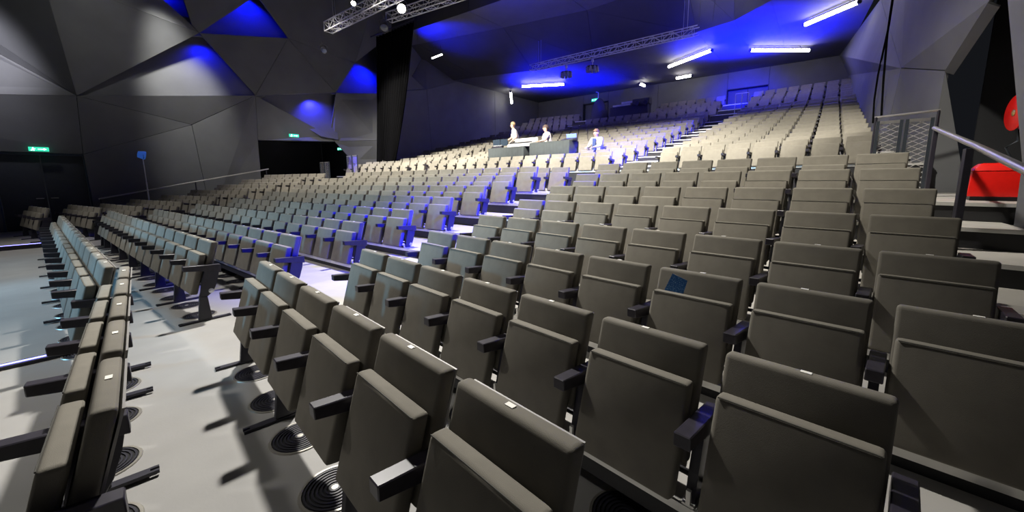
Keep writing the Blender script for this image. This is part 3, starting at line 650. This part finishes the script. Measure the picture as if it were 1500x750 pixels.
st = empty('light_stand', F2(19.2, 2.85, TIERZ['C']), R2); tag(st, 'tall pale light stand with a blue-lit lamp head by the left wall', 'lamp stand')
bm = NB(); b_tube(bm, [(0, 0, 0.25), (0, 0, 1.25)], 0.022, 8); b_tube(bm, [(0, 0, 1.2), (0, 0, 2.1)], 0.016, 8); obj('pole', mesh_from_bm('pole', bm, mat('white_metal', (.7, .7, .72), .4, noise=.05)), st)
for k in range(3):
    an = 2*PI*k/3+0.4
    bm = NB(); b_tube(bm, [(0, 0, 0.55), (0.42*math.cos(an), 0.42*math.sin(an), 0.01)], 0.012, 6); obj('leg', mesh_from_bm('leg', bm, MATS['white_metal']), st)
hd = obj('lamp_head', (lambda bm: (b_lathe(bm, [(0, 0.12), (0.11, 0.1), (0.15, -0.06), (0.14, -0.1), (0.0, -0.1)], 14, Matrix.Translation((0, -0.02, 2.22)) @ Matrix.Rotation(PI/2.3, 4, 'X')), mesh_from_bm('lamp_head', bm, mat('blue_lamp_body', (.06, .12, .3), .4, emit=(.05, .2, .9), estr=.25)))[1])(NB()), st)
bm = NB(); b_tube(bm, [(-0.16, 0, 2.22), (-0.16, 0, 2.1), (0, 0, 2.08), (0.16, 0, 2.1), (0.16, 0, 2.22)], 0.01, 6); obj('yoke', mesh_from_bm('yoke', bm, METAL), hd)

# ------------------------------------------------------------------ hose reel and red box on the right
hz = empty('hose_reel', F2(-2.22, 9.35, 2.43)); hz.scale = (.82, .82, .82); tag(hz, 'red fire hose reel in the dark opening at the right edge', 'hose reel')
Mr = Matrix.Rotation(T2+0.15, 4, 'Z') @ Matrix.Rotation(PI/2, 4, 'Y')
bm = NB(); b_lathe(bm, [(0.10, -0.09), (0.30, -0.09), (0.32, -0.07), (0.32, -0.06), (0.30, -0.05), (0.10, -0.06)], 28, Mr); obj('front_disc', mesh_from_bm('front_disc', bm, RED), hz)
bm = NB(); b_lathe(bm, [(0.0, 0.06), (0.30, 0.06), (0.32, 0.08), (0.30, 0.09), (0.0, 0.09)], 28, Mr); obj('rear_disc', mesh_from_bm('rear_disc', bm, RED), hz)
bm = NB(); b_lathe(bm, [(0.12, -0.05), (0.23, -0.045), (0.25, 0.0), (0.23, 0.045), (0.12, 0.05)], 24, Mr); obj('hose', mesh_from_bm('hose', bm, METAL), hz)
bm = NB(); b_lathe(bm, [(0, -0.12), (0.05, -0.12), (0.06, -0.1), (0.06, 0.1), (0, 0.12)], 14, Mr); obj('hub', mesh_from_bm('hub', bm, mat('brass', (.7, .5, .2), .3, metal=.9, noise=.05)), hz)
for dz, an in ((0.2, 0.3), (-0.16, 0.1)):
    bm = NB(); b_box(bm, -0.09, 0.09, -0.05, 0.05, -0.004, 0.0, Mr @ Matrix.Translation((-dz, an*0.2, -0.093))); obj('instruction_plate', mesh_from_bm('instruction_plate', bm, TAG), hz)
bm = NB(); b_tube(bm, [(0, 0, -0.30), (0.05, 0.02, -0.5), (-0.05, 0.1, -0.62), (0.02, 0.05, -0.8)], 0.016, 8); obj('nozzle_hose', mesh_from_bm('nozzle_hose', bm, MATS['blue_grey_steel']), hz)
rb = empty('storage_bin', F2(-1.66, 7.2, TIERZ['I']), R2-0.1); rb.scale = (.82, .82, .95); tag(rb, 'glossy red plastic bin standing on the right-hand step', 'bin')
bm = NB(); v0 = b_box(bm, -0.34, 0.34, -0.26, 0.26, 0.05, 0.36)
for v in v0:
    if v.co.z > 0.2: v.co.x *= 0.93; v.co.y *= 0.93
bevel(bm, 0.02, 2); obj('body', mesh_from_bm('body', bm, RED), rb)
bm = NB(); v0 = b_box(bm, -0.33, 0.33, -0.25, 0.25, 0.362, 0.46)
for v in v0:
    if v.co.z > 0.4: v.co.x *= 0.72; v.co.y *= 0.72
bevel(bm, 0.025, 2); obj('lid', mesh_from_bm('lid', bm, RED), rb)
bm = NB(); b_box(bm, -0.3, 0.3, -0.22, 0.22, 0.0, 0.05); obj('base', mesh_from_bm('base', bm, METAL), rb)

# ------------------------------------------------------------------ stage edge with blue light lines
for i, (q0, q1, lb) in enumerate((((14.52, -3.5), (14.38, 0.15), 'far blue light line on the floor at the left'), ((5.3, -3.5), (5.11, 0.15), 'near blue light line on the floor at the left'))):
    A_, B_ = F2(*q0), F2(*q1); d = (B_-A_); L = d.length
    o = empty('floor_light_line', (A_.x, A_.y, 0), math.atan2(d.y, d.x)); tag(o, lb, 'light strip', 'blue light lines on the floor')
    obj('profile', boxmesh('profile', 0, L, -0.05, 0.05, 0, 0.03 if i else 0.10, METAL, 0.003), o)
    obj('led_strip', boxmesh('led_strip', 0.02, L-0.02, -0.012, 0.012, 0.03 if i else 0.10, 0.036 if i else 0.108, LEDB), o)

# ------------------------------------------------------------------ hanging cables at the right
for i, (a, p, dx) in enumerate(((-1.0, 15.2, 0.0), (-1.0, 13.8, 0.1))):
    z1 = 9.45 if p > 14.4 else 12.9
    pts = [F2(a+0.06*math.sin(k*0.9+dx*9), p, z1-(z1-3.0)*k/10) for k in range(11)]
    o = wire('hanging_cable', pts, 0.022, CURTAIN); tag(o, 'black cable hanging down the right wall, %s of two' % ('left', 'right')[i], 'cable', 'black cables on the right wall')
for i in range(2):
    o = wire('rigging_rope', [F2(4.5-0.5*i, 18.0, 7.7), F2(3.9-0.5*i, 15.6+0.3*i, 9.45)], 0.014, METAL); tag(o, 'dark rigging line running up from the right end of the long truss, %s one' % ('left', 'right')[i], 'rope', 'rigging lines')

# ------------------------------------------------------------------ leaflet tucked behind a seat
tgt = [s for s in IND if s['key'] == 'D' and s['block'] == 1 and s['j'] == 2][0]
lf = empty('leaflet', (tgt['pos'].x, tgt['pos'].y, tgt['z']), tgt['rot']); tag(lf, 'blue leaflet tucked behind a folded seat cushion in the near block', 'leaflet')
LEAF = mat('blue_printed_paper', (0.02, 0.16, 0.42), 0.5)
nt = LEAF.node_tree; n = nt.nodes.new('ShaderNodeTexVoronoi'); n.inputs['Scale'].default_value = 38
r = nt.nodes.new('ShaderNodeValToRGB'); r.color_ramp.elements[0].color = (.35, .6, .85, 1); r.color_ramp.elements[1].color = (.01, .1, .32, 1); r.color_ramp.elements[0].position = .1; r.color_ramp.elements[1].position = .4
nt.links.new(n.outputs['Distance'], r.inputs['Fac']); nt.links.new(r.outputs['Color'], nt.nodes['Principled BSDF'].inputs['Base Color'])
bm = NB(); b_box(bm, -0.12, 0.12, -0.002, 0.002, -0.10, 0.10, Matrix.Translation((-0.06, -0.105, 0.425)) @ Matrix.Rotation(0.30, 4, 'Y') @ Matrix.Rotation(-math.radians(16), 4, 'X'))
obj('cover_sheet', mesh_from_bm('cover_sheet', bm, LEAF, smooth=False), lf)
bm = NB(); b_box(bm, -0.12, 0.12, 0.003, 0.005, -0.10, 0.098, Matrix.Translation((-0.06, -0.105, 0.425)) @ Matrix.Rotation(0.33, 4, 'Y') @ Matrix.Rotation(-math.radians(16), 4, 'X'))
obj('inner_sheet', mesh_from_bm('inner_sheet', bm, TAG, smooth=False), lf)

# ------------------------------------------------------------------ control desk
DRAPE = mat('dark_grey_table_skirt', (0.026, 0.032, 0.034), 0.9, noise=0.12, nscale=8)
GREYP = mat('pale_console_metal', (0.55, 0.55, 0.53), 0.4, noise=0.05)
SCREEN = mat('dark_monitor', (0.02, 0.03, 0.045), 0.25, noise=0.05)
zK = TIERZ['K']
def skirt_table(a0, a1, p0, p1, z0, h, label):
    o = empty('control_table', F2((a0+a1)/2, (p0+p1)/2, z0), R2); W, Dp = (a1-a0)/2, (p1-p0)/2; tag(o, label, 'table')
    obj('table_top', boxmesh('table_top', -W, W, -Dp, Dp, h-0.04, h, DRAPE, 0.005), o)
    bm = NB(); n = 60; top, bot = [], []
    per = [(-W, Dp), (-W, -Dp), (W, -Dp), (W, Dp)]
    pts = []
    for (x0, y0), (x1, y1) in zip(per, per[1:]):
        for k in range(n): pts.append((x0+(x1-x0)*k/n, y0+(y1-y0)*k/n))
    pts.append(per[-1])
    for k, (x, y) in enumerate(pts):
        wv = 0.012*math.sin(k*1.3); top.append(bm.verts.new((x, y-0.004, h-0.005))); bot.append(bm.verts.new((x*1.004, y-0.01+wv, 0.02)))
    for k in range(len(pts)-1): bm.faces.new([top[k], top[k+1], bot[k+1], bot[k]])
    sk = obj('skirt', mesh_from_bm('skirt', bm, DRAPE, angle=80), o); m_ = sk.modifiers.new('t', 'SOLIDIFY'); m_.thickness = 0.006
    return o
skirt_table(8.95, 10.75, 12.0, 12.65, zK, 0.86, 'left dark-skirted control table behind the cross aisle')
skirt_table(6.95, 8.65, 11.95, 12.6, zK, 0.95, 'right dark-skirted control table, slightly taller')
ztab = zK+0.86
mn = empty('monitor', F2(10.35, 12.3, ztab), R2+0.1); tag(mn, 'pair-wide dark monitor on the left control table', 'monitor')
obj('screen', boxmesh('screen', -0.36, -0.01, -0.02, 0.02, 0.10, 0.36, SCREEN, 0.006), mn); obj('screen', boxmesh('screen', 0.01, 0.36, -0.02, 0.02, 0.10, 0.36, SCREEN, 0.006), mn)
obj('stand', boxmesh('stand', -0.2, 0.2, -0.06, 0.06, 0, 0.02, METAL, 0.004), mn); obj('stem', boxmesh('stem', -0.03, 0.03, -0.015, 0.015, 0.02, 0.14, METAL), mn)
mx = empty('mixing_console', F2(9.25, 12.35, ztab), R2); tag(mx, 'long pale mixing console on the left control table', 'mixer')
bm = NB(); b_prism_x(bm, [(-0.30, 0.0), (-0.30, 0.10), (0.20, 0.24), (0.26, 0.24), (0.26, 0.0)], -0.55, 0.55); bevel(bm, 0.01, 1); obj('body', mesh_from_bm('body', bm, GREYP), mx)
bm = NB()
for k in range(20): b_box(bm, -0.5+k*0.052, -0.485+k*0.052, -0.2, -0.06, 0.132, 0.18)
obj('faders', mesh_from_bm('faders', bm, METAL), mx)
obj('meter_bridge', boxmesh('meter_bridge', -0.54, 0.54, 0.20, 0.26, 0.24, 0.36, GREYP, 0.008), mx)
fx = empty('effects_rack', F2(10.3, 12.15, ztab), R2); tag(fx, 'small rack of devices in front of the monitor', 'rack')
obj('case', boxmesh('case', -0.25, 0.25, -0.12, 0.0, 0, 0.08, METAL, 0.005), fx)
for k in range(6): obj('knob', (lambda bm: (b_lathe(bm, [(0, 0.11), (0.014, 0.11), (0.016, 0.08)], 8, Matrix.Translation((-0.2+k*0.08, -0.07, 0))), mesh_from_bm('knob', bm, TAG))[1])(NB()), fx)
lc = empty('lighting_desk', F2(7.15, 12.3, zK+0.95), R2); tag(lc, 'small blue-lit desk at the right end of the control tables', 'mixer')
bm = NB(); b_prism_x(bm, [(-0.2, 0), (-0.2, 0.04), (0.15, 0.12), (0.15, 0)], -0.25, 0.25); obj('body', mesh_from_bm('body', bm, METAL), lc)
obj('display', boxmesh('display', -0.2, 0.2, 0.12, 0.15, 0.12, 0.26, mat('blue_display', (.1, .15, .5), .3, emit=(.15, .2, .9), estr=.6), 0.004), lc)

# ------------------------------------------------------------------ people at the desk
SKIN = mat('skin_tone', (0.55, 0.33, 0.24), 0.55, noise=0.06)
WHITE = mat('white_cotton', (0.78, 0.76, 0.70), 0.85, noise=0.05, bump=0.2, bscale=40)
CREAM = mat('cream_cotton', (0.70, 0.65, 0.55), 0.85, noise=0.05, bump=0.2, bscale=40)
NAVY = mat('navy_cotton', (0.03, 0.05, 0.16), 0.85, noise=0.08)
DENIM = mat('dark_trousers', (0.03, 0.035, 0.05), 0.85, noise=0.1)
def skin_mesh(name, joints, edges, material, parent, root=0, sub=1):
    names = list(joints); idx = {n: i for i, n in enumerate(names)}
    me = bpy.data.meshes.new(name); me.from_pydata([joints[n][0] for n in names], [(idx[a], idx[b]) for a, b in edges], [])
    me.materials.append(material); o = obj(name, me, parent)
    m_ = o.modifiers.new('skin', 'SKIN'); m_.use_smooth_shade = True
    sk = me.skin_vertices[0].data if me.skin_vertices else None
    if sk is None:
        return o
    for n in names:
        r = joints[n][1]; sk[idx[n]].radius = r if isinstance(r, tuple) else (r, r)
    for i in range(len(names)): sk[i].use_root = (i == root)
    s_ = o.modifiers.new('smooth', 'SUBSURF'); s_.levels = sub; s_.render_levels = sub
    return o
def person(loc, rotz, label, shirt, hair_col, J, long_hair=False, jacket=None):
    """J: joint positions in the person's frame, looking along -y"""
    o = empty('person', loc, rotz); tag(o, label, 'person', 'people at the control desk')
    def j(n): return Vector(J[n])
    B = {'pel': (J['pel'], 0.14), 'waist': (J['waist'], 0.12), 'chest': (J['chest'], (0.15, 0.12)), 'neckb': (J['neckb'], 0.07), 'neck': (J['neck'], 0.052),
         'jaw': (J['jaw'], 0.075), 'head': (J['head'], (0.083, 0.098)), 'crown': (J['crown'], 0.07)}
    E_ = [('pel', 'waist'), ('waist', 'chest'), ('chest', 'neckb'), ('neckb', 'neck'), ('neck', 'jaw'), ('jaw', 'head'), ('head', 'crown')]
    for s_ in 'LR':
        B['sh'+s_] = (J['sh'+s_], 0.062); B['el'+s_] = (J['el'+s_], 0.043); B['wr'+s_] = (J['wr'+s_], 0.028)
        d = (j('wr'+s_)-j('el'+s_)).normalized(); side = d.cross(Vector((0, 0, 1))).normalized()
        pm = j('wr'+s_)+d*0.07; B['pm'+s_] = (pm, (0.036, 0.018))
        E_ += [('chest', 'sh'+s_), ('sh'+s_, 'el'+s_), ('el'+s_, 'wr'+s_), ('wr'+s_, 'pm'+s_)]
        for k, (off, ln) in enumerate(((-0.026, .075), (-0.009, .085), (0.009, .08), (0.026, .06))):
            B['fa%d%s' % (k, s_)] = (pm+side*off+d*0.03, 0.0095); B['fb%d%s' % (k, s_)] = (pm+side*off*1.1+d*(0.03+ln*.6)+Vector((0, 0, -.008)), 0.009); B['fc%d%s' % (k, s_)] = (pm+side*off*1.1+d*(0.03+ln)+Vector((0, 0, -.025)), 0.008)
            E_ += [('pm'+s_, 'fa%d%s' % (k, s_)), ('fa%d%s' % (k, s_), 'fb%d%s' % (k, s_)), ('fb%d%s' % (k, s_), 'fc%d%s' % (k, s_))]
        tsd = side*(-0.045 if s_ == 'L' else 0.045)
        B['th'+s_] = (j('wr'+s_)+d*0.04+tsd, 0.011); B['tt'+s_] = (j('wr'+s_)+d*0.085+tsd*1.35, 0.009); E_ += [('wr'+s_, 'th'+s_), ('th'+s_, 'tt'+s_)]
        B['hip'+s_] = (J['hip'+s_], 0.095); B['kn'+s_] = (J['kn'+s_], 0.062); B['an'+s_] = (J['an'+s_], 0.042); B['to'+s_] = (j('an'+s_)+Vector((0, -0.17, -0.045)), 0.035)
        E_ += [('pel', 'hip'+s_), ('hip'+s_, 'kn'+s_), ('kn'+s_, 'an'+s_), ('an'+s_, 'to'+s_)]
    body = skin_mesh('body', B, E_, SKIN, o)
    S = {'pel': (j('pel')+Vector((0, 0, .02)), (0.19, 0.16)), 'waist': (J['waist'], (0.185, 0.155)), 'chest': (J['chest'], (0.20, 0.165)), 'neckb': (J['neckb'], 0.085)}
    SE = [('pel', 'waist'), ('waist', 'chest'), ('chest', 'neckb')]
    full = jacket is not None or shirt is WHITE
    for s_ in 'LR':
        S['sh'+s_] = (J['sh'+s_], 0.095); end = j('wr'+s_) if full else j('sh'+s_).lerp(j('el'+s_), 0.75)
        S['el'+s_] = (j('el'+s_) if full else end, 0.060 if full else 0.065); SE += [('chest', 'sh'+s_), ('sh'+s_, 'el'+s_)]
        if full: S['wr'+s_] = (j('el'+s_).lerp(j('wr'+s_), .93), 0.044); SE.append(('el'+s_, 'wr'+s_))
    skin_mesh('jacket' if jacket else 'shirt', S, SE, jacket or shirt, o)
    if jacket:
        c0 = j('chest'); bm = NB(); b_box(bm, -0.07, 0.07, -0.02, 0.02, -0.26, 0.16); bevel(bm, 0.015, 2)
        t_ = obj('shirt', mesh_from_bm('shirt', bm, shirt), o, c0+Vector((0, -0.15, -0.02)))
    Tm = {'pel': (J['pel'], 0.15)}; TE = []
    for s_ in 'LR':
        Tm['hip'+s_] = (J['hip'+s_], 0.105); Tm['kn'+s_] = (J['kn'+s_], 0.075); Tm['an'+s_] = (j('kn'+s_).lerp(j('an'+s_), .9), 0.06); TE += [('pel', 'hip'+s_), ('hip'+s_, 'kn'+s_), ('kn'+s_, 'an'+s_)]
    skin_mesh('trousers', Tm, TE, DENIM, o)
    HM = MATS.get(hair_col[0]) or mat(hair_col[0], hair_col[1], 0.7, noise=0.25, nscale=60)
    h = j('head'); yaw = J.get('yaw', 0.0)
    Mh = Matrix.Translation(h) @ Matrix.Rotation(yaw, 4, 'Z')
    bm = NB(); n, m2 = 18, 10; vs_ = []
    for a_ in range(m2+1):
        th = (0.02+0.62*a_/m2)*PI; row = []
        for b_ in range(n):
            ph = 2*PI*b_/n; x, y, z = math.sin(th)*math.cos(ph), math.sin(th)*math.sin(ph), math.cos(th)
            zmin = 0.12 if y < -0.35 else (-0.15 if abs(y) < 0.35 else (-0.9 if long_hair else -0.45))
            z = max(z, zmin); rr = 1.0 if not long_hair else 1.08
            row.append(bm.verts.new((x*0.096*rr, y*0.112*rr+0.012, 0.035+z*(0.112 if z > 0 else 0.17 if long_hair else 0.12))))
        vs_.append(row)
    for a_ in range(m2):
        for b_ in range(n): bm.faces.new([vs_[a_][b_], vs_[a_][(b_+1) % n], vs_[a_+1][(b_+1) % n], vs_[a_+1][b_]])
    bm.faces.new(vs_[0]); bmesh.ops.transform(bm, matrix=Mh, verts=bm.verts[:]); obj('hair', mesh_from_bm('hair', bm, HM, angle=80), o)
    bm = NB(); b_prism_x(bm, [(-0.095, 0.02), (-0.125, -0.03), (-0.095, -0.035)], -0.012, 0.012)
    for sx_ in (-1, 1): b_lathe(bm, [(0, 0.02), (0.018, 0.012), (0.024, -0.012), (0, -0.03)], 8, Matrix.Translation((0.088*sx_, 0.005, -0.01)))
    bmesh.ops.transform(bm, matrix=Mh, verts=bm.verts[:]); obj('nose_and_ears', mesh_from_bm('nose_and_ears', bm, SKIN), o)
    EY = MATS.get('eye_dark') or mat('eye_dark', (.03, .02, .02), .3, noise=.05); LIP = MATS.get('lip_tone') or mat('lip_tone', (.42, .16, .14), .5, noise=.05)
    for sx_ in (-1, 1):
        bm = NB(); b_lathe(bm, [(0, 0.008), (0.010, 0.0), (0, -0.008)], 8, Mh @ Matrix.Translation((0.033*sx_, -0.093, 0.012))); obj('eye', mesh_from_bm('eye', bm, EY), o)
    bm = NB(); b_box(bm, -0.024, 0.024, -0.103, -0.085, -0.064, -0.054); bevel(bm, 0.003, 1); bmesh.ops.transform(bm, matrix=Mh, verts=bm.verts[:]); obj('mouth', mesh_from_bm('mouth', bm, LIP), o)
    return o
def stand(lean=0.0, arms=None):
    J = dict(pel=(0, 0, 0.95), waist=(0, -lean*.25, 1.10), chest=(0, -lean*.65, 1.34), neckb=(0, -lean*.9, 1.48), neck=(0, -lean, 1.53), jaw=(0, -lean*1.05-.02, 1.595), head=(0, -lean*1.1-.005, 1.67), crown=(0, -lean*1.1, 1.735),
             shL=(.19, -lean*.8, 1.43), shR=(-.19, -lean*.8, 1.43), elL=(.26, -lean*.8-.12, 1.17), elR=(-.26, -lean*.8-.12, 1.17), wrL=(.20, -lean*.8-.34, 1.05), wrR=(-.20, -lean*.8-.34, 1.05),
             hipL=(.09, 0, .90), hipR=(-.09, 0, .90), knL=(.10, -.02, .50), knR=(-.10, -.02, .50), anL=(.11, .02, .085), anR=(-.11, .02, .085))
    if arms: J.update(arms)
    return J
def sit():
    return dict(pel=(0, 0, 0.52), waist=(0, -.03, .66), chest=(0, -.10, .88), neckb=(0, -.13, 1.03), neck=(0, -.145, 1.075), jaw=(0, -.17, 1.13), head=(0, -.16, 1.205), crown=(0, -.16, 1.27),
                shL=(.185, -.12, .985), shR=(-.185, -.12, .985), elL=(.25, -.22, .75), elR=(-.25, -.22, .75), wrL=(.16, -.44, .70), wrR=(-.16, -.44, .70),
                hipL=(.10, -.05, .49), hipR=(-.10, -.05, .49), knL=(.13, -.47, .48), knR=(-.13, -.47, .48), anL=(.13, -.50, .085), anR=(-.13, -.50, .085))
zL = TIERZ['L']
person(F2(10.15, 13.15, zL), R2-0.9, 'person in a cream shirt standing behind the left control table', CREAM, ('light_brown_hair', (.30, .19, .10)),
       stand(0.16, dict(elL=(.33, -.02, 1.16), wrL=(.42, -.20, 1.02))))
J2 = sit(); J2 = {k: ((v[0], v[1], v[2]+0.18) if k != 'yaw' else v) for k, v in J2.items()}
for k in ('anL', 'anR'): J2[k] = (J2[k][0], J2[k][1], .085)
person(F2(8.45, 13.0, zL), R2-0.7, 'person with dark hair seated on a stool at the control tables', CREAM, ('dark_brown_hair', (.05, .03, .025)), J2, True)
stl = empty('stool', F2(8.45, 13.0, zL), R2); tag(stl, 'plain black stool behind the control tables', 'stool')
bm = NB(); b_lathe(bm, [(0, .58), (.16, .58), (.17, .56), (.16, .53), (0, .53)], 16); obj('seat', mesh_from_bm('seat', bm, METAL), stl)
for k in range(4):
    bm = NB(); b_tube(bm, [(.11*math.cos(PI/4+k*PI/2), .11*math.sin(PI/4+k*PI/2), .54), (.18*math.cos(PI/4+k*PI/2), .18*math.sin(PI/4+k*PI/2), 0.0)], .012, 6); obj('leg', mesh_from_bm('leg', bm, METAL), stl)
person(F2(6.31, 12.88, zK), R2-0.2, 'person in a white jacket over navy, seated right of the control tables', NAVY, ('brown_hair', (.16, .09, .06)), sit(), False, WHITE)
ls = empty('theatre_seat', F2(6.31, 13.05, zL), R2); tag(ls, 'olive folding seat with its cushion down under the person in white', 'seat', 'olive folding seats of the hall')
obj('backrest', BACK_ME, ls, (0, 0, -0.275)); obj('armrest', ARM_ME, ls, (-.275, 0, -.275)); obj('support_panel', PANEL_ME, ls, (-.275, 0, -.275))
obj('seat_cushion', boxmesh('seat_cushion_down', -.2275, .2275, -.52, -.09, 0.085, 0.145, FABRIC, 0.015, 2), ls)

# ------------------------------------------------------------------ covered equipment on the top rows
cv = empty('covered_stack', F2(12.9, 26.3, TIERZ['X']), R2); cv.scale = (1.0, .85, 1.2); tag(cv, 'dark cloth draped over tall equipment near the far top door', 'cover')
bm = NB(); n = 28; rings = []
for iz, (z, r) in enumerate(((0.0, .62), (.35, .58), (.75, .50), (1.1, .38), (1.38, .24), (1.5, .10))):
    rings.append([bm.verts.new(((r*(1+.10*math.sin(5*an+z*2)))*math.cos(an)*1.1, (r*(1+.08*math.sin(4*an+1)))*math.sin(an), z)) for an in [2*PI*k/n for k in range(n)]])
for A_, B_ in zip(rings, rings[1:]):
    for k in range(n): bm.faces.new([A_[k], A_[(k+1) % n], B_[(k+1) % n], B_[k]])
bm.faces.new(rings[-1]); obj('cloth', mesh_from_bm('cloth', bm, mat('grey_cover_cloth', (.06, .06, .065), .9, noise=.15), angle=80), cv)
bm = NB(); b_tube(bm, [(-.1, 0, 1.45), (-.1, 0, 1.85), (-.28, 0, 1.9)], .025, 6); obj('lamp_arm', mesh_from_bm('lamp_arm', bm, GREYP), cv)
eq = empty('projector_rig', F2(10.6, 26.2, TIERZ['X']), R2); eq.scale = (1.2, 1.1, 1.15); tag(eq, 'long black projector rig with pale top trays on the upper rows', 'projector')
obj('base', boxmesh('base', -1.1, 1.1, -.25, .3, 0, .85, METAL, .02), eq)
obj('top_tray', boxmesh('top_tray', -.95, .1, -.2, .25, .88, .98, GREYP, .01), eq); obj('top_tray', boxmesh('top_tray', -.45, .35, -.15, .2, 1.0, 1.12, GREYP, .01), eq)
bm = NB(); b_prism_x(bm, [(-.25, .85), (-.2, 1.18), (.2, 1.22), (.28, .85)], .2, 1.15); bevel(bm, .03, 2); obj('projector_body', mesh_from_bm('projector_body', bm, MATS['grey_cover_cloth']), eq)
for x in (.55, 1.0):
    bm = NB(); b_lathe(bm, [(0, 0), (.12, 0), (.12, .12), (0, .12)], 14, Matrix.Translation((x, -.3, .9)) @ Matrix.Rotation(PI/2, 4, 'X')); obj('lens_barrel', mesh_from_bm('lens_barrel', bm, METAL), eq)
rg = rail('guard_rail', [F2(3.4, 24.2, 5.9), F2(4.0, 24.2, 5.9)], [(F2(3.4, 24.2, TIERZ['V']), F2(3.4, 24.2, 5.9)), (F2(4.0, 24.2, TIERZ['V']), F2(4.0, 24.2, 5.9)), (F2(3.7, 24.2, TIERZ['V']), F2(3.7, 24.2, 5.9))], 'short upright rail at the top of the near aisle', .02, 'rail', (RAIL, RAIL), .02)
